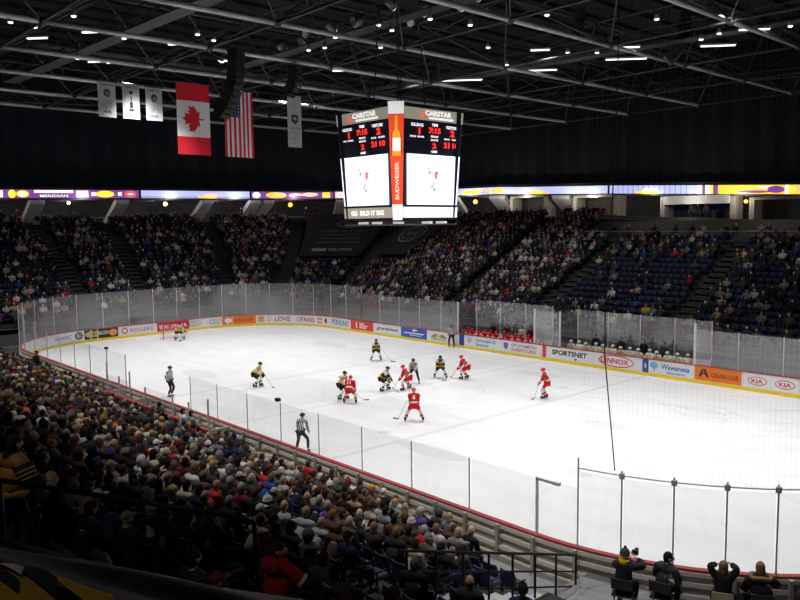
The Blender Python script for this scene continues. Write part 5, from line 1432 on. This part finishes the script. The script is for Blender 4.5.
# underside ring lamps and hangers
for i, (x, y) in enumerate(((1.7, -1.7), (-1.2, -1.7), (.2, -1.9), (1.9, .2), (1.9, 1.3))):
    g = Geo(); g.box(x - .3, x + .3, y - .12, y + .12, 9.3, 9.42); obj('under_lamp', g, mat('under_lamp', (.8, .8, .75), .5, emit=.5), sb)
g = Geo(); g.path([(-2.2, -2.2, 9.25), (2.2, -2.2, 9.25), (2.2, 2.2, 9.25), (-2.2, 2.2, 9.25), (-2.2, -2.2, 9.25)], .04, 6); g.box(-1.5, 1.5, -1.5, 1.5, 9.2, 9.5); obj('under_frame', g, M_DARKMETAL, sb)
for s1, s2 in ((-1, -1), (1, -1), (1, 1), (-1, 1)):
    g = Geo(); g.tube((s1 * 1.0, s2 * 1.0, 15.5), (s1 * .8, s2 * .8, 20.3), .035, 6); obj('hoist_cable', g, M_DARKMETAL, sb)
# drum line: loose cables above
# ------------------------------------------------------------------ roof
ZB, ZT = 20.0, 22.9
XS = [19.5, 11.95, 4.5, -3.9, -11.3, -18.7, -26.2, -33.8, -41.2]
YS = [-24, -14.8, -5.2, 3.9, 13.4, 22.6, 31.8, 41]
def skew(x, y): return V((x, y, ZB))
for ix, x in enumerate(XS):
    g = Geo()
    for y0, y1 in zip(YS[:-1], YS[1:]): g.tube((x, y0, ZB), (x, y1, ZB), .14, 8)
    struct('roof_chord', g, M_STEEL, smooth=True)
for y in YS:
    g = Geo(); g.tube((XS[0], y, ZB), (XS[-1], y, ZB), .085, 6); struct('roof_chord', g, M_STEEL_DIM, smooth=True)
for ix in range(len(XS) - 1):
    xm = (XS[ix] + XS[ix + 1]) / 2; g = Geo()
    yt = [(a + b) / 2 for a, b in zip(YS[:-1], YS[1:])]
    g.tube((xm, yt[0], ZT), (xm, yt[-1], ZT), .1, 6)
    for k, y in enumerate(yt):
        for xx in (XS[ix], XS[ix + 1]):
            for yy in (YS[k], YS[k + 1]): g.tube((xx, yy, ZB), (xm, y, ZT), .055, 5)
        if ix < len(XS) - 2: g.tube((xm, y, ZT), ((XS[ix + 1] + XS[ix + 2]) / 2, y, ZT), .07, 5)
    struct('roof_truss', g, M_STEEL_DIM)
# joints
g = Geo()
for x in XS:
    for y in YS: g.ell((x, y, ZB), .24, .24, .24, 8, 6)
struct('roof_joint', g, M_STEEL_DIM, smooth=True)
# deck + corrugation beams + ducts
g = Geo(); g.box(-62, 52, -45, 60, 26.6, 27)
for i in range(38): g.box(-61 + i * 3, -60.8 + i * 3, -44, 59, 26.3, 26.6)
struct('ceiling', g, mat('roof_deck', (.018, .019, .016), .9), 'dark roof deck')
for i, (a, b, r) in enumerate((((-38, -32, 23.6), (16, -31, 23.6), .3), ((-30, -30, 23), (-30, 40, 23), .3), ((-45, 18, 22.5), (12, 27, 22.5), .3))):
    t = thing('air_duct', ['long dark air duct crossing the roof from the left edge', 'dark air duct running towards the far side behind the flags', 'dark air duct over the far stand'][i], 'duct', group='air ducts in the roof'); g = Geo(); g.tube(a, b, r, 12); obj('duct_body', g, M_STEEL_DIM, t, True)
# catwalk over the ice (along x) and its lights
def catwalk(p0, p1, lab, w=.5):
    t = thing('catwalk', lab, 'catwalk', group='catwalks in the roof'); p0, p1 = V(p0), V(p1); d = (p1 - p0); L = d.length; u = d.normalized(); s = V((-u.y, u.x, 0)) * w
    g = Geo(); g.obox((p0 + p1) / 2, u * L / 2, s, V((0, 0, .04))); obj('walkway', g, M_STEEL_DIM, t)
    for k in (-1, 1):
        g = Geo(); g.tube(p0 + s * k + V((0, 0, 1)), p1 + s * k + V((0, 0, 1)), .035, 5); g.tube(p0 + s * k + V((0, 0, .5)), p1 + s * k + V((0, 0, .5)), .025, 5)
        for i in range(int(L / 1.5) + 1): q = p0 + u * (i * 1.5) + s * k; g.tube(q, q + V((0, 0, 1)), .025, 4)
        obj('guard_rail', g, M_STEEL_DIM, t)
catwalk((-20, .8, 20.6), (16, 1.0, 20.6), 'catwalk running above the middle of the ice, left of the scoreboard hoist')
catwalk((-16, 16.2, 20.6), (16, 19, 20.6), 'catwalk with lamps above the far side of the rink')
catwalk((-34, -10, 20.6), (8, -8.5, 20.6), 'catwalk with lamps above the near side of the rink')
# ring truss carrying the curtain
g = Geo(); n = 90
def ringp(d, z): p, nn = rib(d); q = p - nn * 1.2; return V((q.x, q.y, z))
def ringz(p): return 24.3 - max(0, (p.x + 28)) * .045 if p.y > 46 - 2 else 24.3 - max(0, (30 - p.y)) * .05
PL = []
for j in range(n + 1):
    p = ringp(DTOT * j / n, 0); z = ringz(p); PL.append(V((p.x, p.y, z)))
g.path(PL, .06, 5); g.path([p - V((0, 0, .75)) for p in PL], .06, 5)
for j in range(n):
    g.tube(PL[j], PL[j + 1] - V((0, 0, .75)), .03, 4); g.tube(PL[j], PL[j] - V((0, 0, .75)), .03, 4)
    if j % 6 == 0: g.tube(PL[j], (PL[j].x, PL[j].y, 27), .04, 4)
t = thing('curtain_truss', 'thin lattice truss in front of the black curtain, curving around the bowl', 'truss'); obj('lattice', g, mat('truss_grey', (.10, .11, .12), .6), t)
# fixtures
M_LENS = mat('lamp_lens', (1., .97, .9), .4, emit=3.)
M_HOUS = mat('lamp_housing', (.30, .30, .31), .5)
fixt = [(-13.1, -15.8), (-13.4, -14.5), (-9.8, -13.7), (-12.8, -9.8), (-12.4, -2.3), (-15, -2.25), (-9.3, -7.0), (-8.6, .2), (-7.4, .56), (-4.9, -.54), (-5.2, 3.2), (-1.2, -.4), (-1.6, .93), (1.5, .9), (2.0, 3.5), (-1.0, 8.4), (-3.7, 13.4), (6.0, 5.1), (1.3, 13.5), (2.5, 15), (9.3, 10.4), (8.6, 16.8), (10.0, 16.2), (13.4, 17.7), (-19.9, -9.9), (-19.9, -7.9), (-10, -5.6), (-12.3, -3.3)]
proto_f = None
FPOS = []
for i, (x, y) in enumerate(fixt):
    lab = 'round white roof lamp, %s counting from the far-left end of the roof' % ordw(sorted(fixt).index((x, y)) + 1)
    z = 20.15
    if proto_f is None:
        proto_f = thing('roof_lamp', lab, 'lamp', (x, y, z), 0, 'round roof lamps')
        g = Geo(); g.lathe((0, 0, 0), [(.08, .30), (.1, .2), (.17, .0)], 12); obj('reflector', g, M_HOUS, proto_f, True)
        g = Geo(); g.ell((0, 0, -.01), .13, .13, .06, 12, 6); obj('lens', g, M_LENS, proto_f, True)
        g = Geo(); g.tube((0, 0, .3), (0, 0, .9), .025, 5); obj('hanger', g, M_DARKMETAL, proto_f)
        reg(proto_f)
    else:
        o = dup(proto_f); o.location = (x, y, z); o['label'] = lab
strips = [(-16.2, -13.5, 1.3), (-20.5, -8.5, 1.1), (-12.7, -11.5, 1.6), (-12.4, -6.5, 1.6), (-14.9, -2.0, 1.1), (-12.8, 5.95, 1.2), (-9.9, 15.5, 3.2), (-3.8, 17, 2.8), (2.4, 18.6, 2.8), (4.4, 15.5, 1.6), (8.3, 19.6, 2.2), (11.6, 17.2, 1.8), (.4, 11.8, 1.3)]  # lit streaks on the roof steel, built as glowing bars
M_STRIP = mat('roof_glow', (1., .98, .93), .4, emit=1.6)
ps = None
for i, (x, y, L) in enumerate(strips):
    lab = 'glowing streak in the roof, %s counting from the far-left end' % ordw(sorted(strips).index((x, y, L)) + 1)
    t = thing('lit_streak', lab, 'lamp', (x, y, 20.25), math.radians(42), 'glowing streaks in the roof')
    g = Geo(); g.box(-L / 2, L / 2, -.13, .13, 0, .1); obj('tray', g, M_HOUS, t)
    g = Geo(); g.box(-L / 2 + .06, L / 2 - .06, -.09, .09, -.06, 0); obj('tube', g, M_STRIP, t)
for i in range(14):  # pale glowing drums stand in for lit clutter on the catwalk
    x, y = (-12 + 1.35 * i, .5 + (i % 2) * .6) if i < 9 else (-1.5 + 1.3 * (i - 9), 2.2)
    z = 20.9 + .25 * (i % 3)
    t = thing('catwalk_clutter', 'pale lit clutter on the middle catwalk, %s from its left end' % ordw(i + 1), 'lamp', (x, y, z), math.radians(30 * (i % 4)), 'lit clutter on the middle catwalk')
    g = Geo(); g.tube((0, -.3, .12), (0, .25, -.12), .17, 10, .22); obj('housing', g, mat('clutter_shell', (.55, .55, .55), .4), t, True)
    g = Geo(); g.tube((0, .25, -.12), (0, .28, -.13), .19, 10); obj('lens', g, M_STRIP, t)
    g = Geo(); g.path([(-.25, 0, 0), (-.25, 0, .4), (.25, 0, .4), (.25, 0, 0)], .025, 5); obj('bracket', g, M_DARKMETAL, t)
# speaker arrays
M_SPK = mat('speaker_black', (.02, .02, .016), .5)
def line_array(loc, n, curve, lab, sc=1., rz=0.):
    t = thing('speaker_array', lab, 'speaker', loc, rz, 'hanging speaker arrays'); a = 0.; y, z = 0., 0.
    for i in range(n):
        a = curve * (i / n) ** 1.5
        c = Geo(); c.box(-.55 * sc, .55 * sc, -.3 * sc, .3 * sc, -.34 * sc, 0); c.box(-.5 * sc, .5 * sc, .3 * sc, .33 * sc, -.3 * sc, -.04 * sc)
        m = Matrix.Translation((0, y, z)) @ Matrix.Rotation(-a, 4, 'X'); g = Geo(); g.add(c, m); o = obj('speaker_box', g, M_SPK, t)
        g = Geo(); c = Geo(); c.box(-.45 * sc, .45 * sc, .33 * sc, .345 * sc, -.28 * sc, -.2 * sc); g.add(c, m); obj('grille', g, M_DARKMETAL, o)
        y += -math.sin(a) * .37 * sc; z -= math.cos(a) * .37 * sc
    g = Geo(); g.box(-.5 * sc, .5 * sc, -.35 * sc, .35 * sc, .02, .12); g.tube((0, 0, .1), (0, 0, .5), .03, 5); obj('flying_frame', g, M_DARKMETAL, t)
line_array((-11.0, -3.54, 19.9), 11, .9, 'black curved speaker array hanging in front of the striped flag', 1., math.radians(-60))
line_array((-11.0, .85, 19.4), 5, 1.3, 'black curved speaker array hanging above the single tall banner', .95, math.radians(-60))
line_array((6.2, 19.4, 22.6), 8, 1.1, 'black curved speaker array hanging from the roof at upper right', 1.1, math.radians(-60))
line_array((1.5, 14.5, 22.8), 5, .6, 'black speaker array at the top edge, left of the upper right one', .9, math.radians(-60))
# ------------------------------------------------------------------ flags and banners (face +x)
def cloth_map(o, n_wave=3., amp=.04):
    o = V(o)
    return lambda x, y, z: (o.x + z + amp * math.sin(x * n_wave * 2.2 + 1.3), o.y + x, o.z + y)
M_FR = mat('flag_red', (.80, .015, .035), .8); M_FW = mat('flag_white', (.88, .88, .88), .8); M_FB = mat('flag_blue', (.03, .04, .16), .8)
def cells(x0, x1, y0, y1, nx=10, ny=1, z=0.):
    g = Geo()
    for j in range(ny): g.add(rect_geo(x0, x1, y0 + (y1 - y0) * j / ny, y0 + (y1 - y0) * (j + 1) / ny, nx, z))
    return g
def hang_pole(t, o, w, z1):
    g = Geo(); g.tube((o[0], o[1] - w / 2 - .1, o[2]), (o[0], o[1] + w / 2 + .1, o[2]), .04, 6)
    for s in (-1, 1): g.tube((o[0], o[1] + s * w / 2, o[2]), (o[0], o[1] + s * w / 2, z1), .012, 4)
    obj('hanging_bar', g, M_DARKMETAL, t)
# Canadian flag
t = thing('national_flag', 'red and white flag with a red maple leaf hung vertically', 'flag'); top = V((-18.5, -2.59, 19.2)); W_, H_ = 2.5, 4.9
fm = cloth_map(top, 1.2, .05); hang_pole(t, top, W_, 20)
for nm, y0, y1, m in (('red_band', -1.22, 0, M_FR), ('white_field', -3.67, -1.22, M_FW), ('red_band', -H_, -3.67, M_FR)):
    g = cells(-W_ / 2, W_ / 2, y0, y1); g.add(cells(-W_ / 2, W_ / 2, y0, y1, z=-.02)); o = obj(nm, g.mapped(fm), m, t)
    if nm == 'white_field': wf = o
leaf = [(0, 1), (.16, .68), (.38, .8), (.3, .3), (.52, .52), (.58, .38), (.9, .44), (.8, .16), (.92, .08), (.46, -.3), (.52, -.48), (.06, -.4), (.05, -.85)]
pts = leaf + [(-x, y) for x, y in reversed(leaf[1:])]
g = Geo(); c0 = (0, 0); P = [(0, 0, 0)] + [(x, y, 0) for x, y in pts]; n = len(pts)
g.raw(P, [(0, 1 + (i + 1) % n, 1 + i) for i in range(n)])
g = g.mapped(lambda x, y, z: (-y * .95 * .95, -2.45 + x * .95 * 1.05, .02)).mapped(fm); obj('maple_leaf', g, M_FR, wf)
# US flag
t = thing('national_flag', 'red and white striped flag with a starred blue corner hung vertically, half behind a speaker', 'flag'); top = V((-18.5, 1.0, 19.05)); W_, H_ = 2.35, 4.75
fm = cloth_map(top, 1.6, .05); hang_pole(t, top, W_, 20)
g = cells(-W_ / 2, W_ / 2, -H_, 0, 12); g.add(cells(-W_ / 2, W_ / 2, -H_, 0, 12, z=-.02)); o = obj('white_field', g.mapped(fm), M_FW, t)
g = Geo(); sw = W_ / 13
for i in range(0, 13, 2): g.add(cells(-W_ / 2 + sw * i, -W_ / 2 + sw * (i + 1), -H_, 0, 1, z=.01))
obj('red_stripes', g.mapped(fm), M_FR, t)
c = obj('blue_canton', cells(-W_ / 2, -W_ / 2 + 7 * sw, -1.9, 0, 4, z=.02).mapped(fm), M_FB, t)
g = Geo()
for i in range(5):
    for j in range(8):
        a, r = [], .05
        cx, cy = -W_ / 2 + .13 + i * .24, -.14 - j * .23
        P = [(cx, cy, .03)] + [(cx + (r if k % 2 == 0 else r * .45) * math.sin(k * PI / 5), cy + (r if k % 2 == 0 else r * .45) * math.cos(k * PI / 5), .03) for k in range(10)]
        g.raw(P, [(0, 1 + (k + 1) % 10, 1 + k) for k in range(10)])
obj('stars', g.mapped(fm), M_FW, c)
def banner(top, w, h, lab, art):
    t = thing('banner', lab, 'banner', group='white banners hanging from the roof'); fm = cloth_map(top, 1., .015); hang_pole(t, V(top), w, 20)
    M = mat('banner_white', (.55, .55, .56), .8); g = cells(-w / 2, w / 2, -h, 0, 4, z=0); g.add(cells(-w / 2, w / 2, -h, 0, 4, z=-.02)); o = obj('banner_cloth', g.mapped(fm), M, t)
    for gg, col, nm in art: obj(nm, shift(gg, 0, 0, .02).mapped(fm), cloth(col), o)
DK = (.06, .06, .07)
def wide(s, y, h, w): return shift(T(s, h, .01, w=w), 0, y)
lines = Geo(); 
for k, (s, w) in enumerate((('1995', .5), ('DIVISION', .7), ('CHAMPIONS', .8), ('2015', .7))): lines.add(wide(s, -1.25 - .13 * k, .08, w))
lb = lambda c1: [(wide('HAMILTON', -.22, .14, .85), DK, 'lettering'), (lines, (.2, .2, .22), 'lettering'), (shift(ring_geo(0, 0, .22, .26), 0, -.72), c1, 'emblem'), (shift(ring_geo(0, 0, .12, .13), .02, -.76, .01), (.4, .3, .2), 'emblem'), (wide('AHL', -1.9, .2, .6), (.08, .1, .35), 'lettering')]
banner((-18.5, -8.67, 18.65), 1.15, 2.25, 'leftmost of three small white banners, with a brown round emblem', lb((.12, .07, .04)))
cup = Geo(); cup.add(shift(ring_geo(0, 0, .14, .13, None, 5), 0, -.55)); cup.add(rect_geo(-.04, .04, -1.1, -.8)); cup.add(rect_geo(-.1, .1, -1.55, -1.15)); cup.add(rect_geo(-.16, .16, -1.75, -1.6))
banner((-18.5, -7.07, 18.65), 1.15, 2.25, 'middle of three small white banners, with a dark trophy picture', [(wide('CALDER CUP', -.2, .12, .85), DK, 'lettering'), (cup, (.05, .05, .06), 'emblem'), (wide('CHAMPIONS', -2.0, .14, .8), (.2, .2, .22), 'lettering'), (wide('2007', -1.86, .09, .5), (.5, .15, .15), 'lettering')])
banner((-18.5, -5.48, 18.62), 1.15, 2.2, 'rightmost of three small white banners, with a dark round emblem and blue line', lb((.05, .05, .05)))
sh = Geo(); sh.raw([(-.3, .25, 0), (0, .33, 0), (.3, .25, 0), (.27, -.15, 0), (0, -.38, 0), (-.27, -.15, 0)], [(0, 5, 4, 3, 2, 1)])
l2 = Geo()
for k, (s, w) in enumerate((('MEMORIAL', .6), ('CUP', .25), ('CHAMPIONS', .7), ('18', .2))): l2.add(wide(s, -2.55 - .24 * k, .1, w))
banner((-14, 2.75, 18.35), 1.15, 3.6, 'single tall white banner with a dark shield, left of the scoreboard', [(shift(sh, 0, -1.65), DK, 'emblem'), (shift(ring_geo(0, 0, .15, .12), 0, -1.62, .01), (.4, .4, .42), 'emblem'), (wide('BULLDOGS', -2.3, .13, .85), DK, 'lettering'), (l2, (.2, .2, .22), 'lettering'), (shift(ring_geo(0, 0, .2, .2, .04), 0, -.8), (.3, .3, .32), 'emblem')])
# hanging cables against the curtain
for i, (x, y) in enumerate(((-22, -11), (-30, 2), (-12, 24), (14, 23), (-8, 14))):
    g = Geo(); g.tube((x, y, 14.5 if i != 3 else 12), (x, y, 20), .012, 4)
# ------------------------------------------------------------------ light
def spot(x, y, z, tx, ty, e, size, blend=.8, col=(1, .985, .97), tz=0):  # serves the ice floods and the added fill spots
    l = bpy.data.lights.new('flood_and_fill', 'SPOT'); l.energy = e; l.spot_size = math.radians(size); l.spot_blend = blend; l.shadow_soft_size = .35; l.color = col
    o = bpy.data.objects.new('flood_and_fill', l); COL.objects.link(o); o.location = (x, y, z)
    o.rotation_euler = (V((tx, ty, tz)) - V((x, y, z))).to_track_quat('-Z', 'Y').to_euler()
for x in (-27, -16.5, -6, 5, 16, 24):
    for y in (-7, 7): spot(x, y, 19.6, x, y * .75, 5200 if x < 10 else 5700, 96, .8)
# unseen fill spots added to brighten the stands
for x in (-30, -21, -12, -3, 6, 14): spot(x, -23, 19.5, x + 1, -15.2, 5600, 54, 1.0, (1, .96, .9))
spot(24, -31, 15, 20.3, -25.9, 420, 17, 1., tz=6)  # added fill that lifts the man in the orange-brown jacket
spot(26, -30, 16, 22.7, -23.3, 520, 15, 1., tz=4.5)  # added fill that lifts the man in the hooded sweatshirt
spot(30, -31, 16, 26.3, -27.3, 220, 22, 1., tz=6.7)  # added fill that lifts the yellow cloth
for x in (-26, -13, 0, 12): spot(x, 12, 20.5, x - 2, 27, 3300, 80, 1.)
for y in (-18, -4, 10, 22): spot(-26, y, 20.5, -42, y * 1.15, 1700, 80, 1.)
spot(22, -22, 19.5, 22.5, -14.4, 3400, 42, 1.)
def small(p, e, r=.15, col=(1, .93, .82)):  # unseen point fills added to brighten the slanted columns and boxes
    l = bpy.data.lights.new('concourse_fill', 'POINT'); l.energy = e; l.shadow_soft_size = r; l.color = col
    o = bpy.data.objects.new('concourse_fill', l); COL.objects.link(o); o.location = p
for x, y in ((-53, -8), (-53, 2), (-53, 12), (-53, 20.5), (-52.5, 29), (-47, 41), (-37.5, 47), (-28.5, 47), (-19, 47), (-11.5, 47), (-2, 47), (7, 47)):
    p, n = rib(rib_find(x, y)); q = p - n * .6; small((q.x, q.y, p.z - .35), 170); q = p + n * 5; small((q.x, q.y, p.z - .6), 60)
small((-31.6, 45.6, 12.0), 170); small((-21.6, 45.6, 11.8), 170); small((-7, 45.4, 11.4), 140); small((-8, 38, 10.6), 60); small((3, 38, 10.6), 60)
w = bpy.data.worlds.new('world'); S.world = w; w.use_nodes = True
w.node_tree.nodes['Background'].inputs[0].default_value = (.5, .6, .8, 1); w.node_tree.nodes['Background'].inputs[1].default_value = .004

# ------------------------------------------------------------------ camera
cd = bpy.data.cameras.new('camera'); cam = bpy.data.objects.new('camera', cd); COL.objects.link(cam); S.camera = cam
yaw, pit, roll, fpx = math.radians(137.854), math.radians(-5.605), math.radians(-.690), 772.94
F_ = V((math.cos(pit) * math.cos(yaw), math.cos(pit) * math.sin(yaw), math.sin(pit))); R_ = V((math.sin(yaw), -math.cos(yaw), 0)); U_ = R_.cross(F_)
R2 = R_ * math.cos(roll) + U_ * math.sin(roll); U2 = U_ * math.cos(roll) - R_ * math.sin(roll)
cam.matrix_world = Matrix(((R2.x, U2.x, -F_.x, CAM.x), (R2.y, U2.y, -F_.y, CAM.y), (R2.z, U2.z, -F_.z, CAM.z), (0, 0, 0, 1)))
cd.sensor_width = 36; cd.lens = 36 * fpx / 800; cd.clip_start = .1; cd.clip_end = 400
S.view_settings.view_transform = 'Standard'; S.view_settings.look = 'None'; S.view_settings.gamma = 1; S.view_settings.exposure = 0.
S.cycles.transparent_max_bounces = 24; S.cycles.max_bounces = 6; S.cycles.sample_clamp_indirect = 4
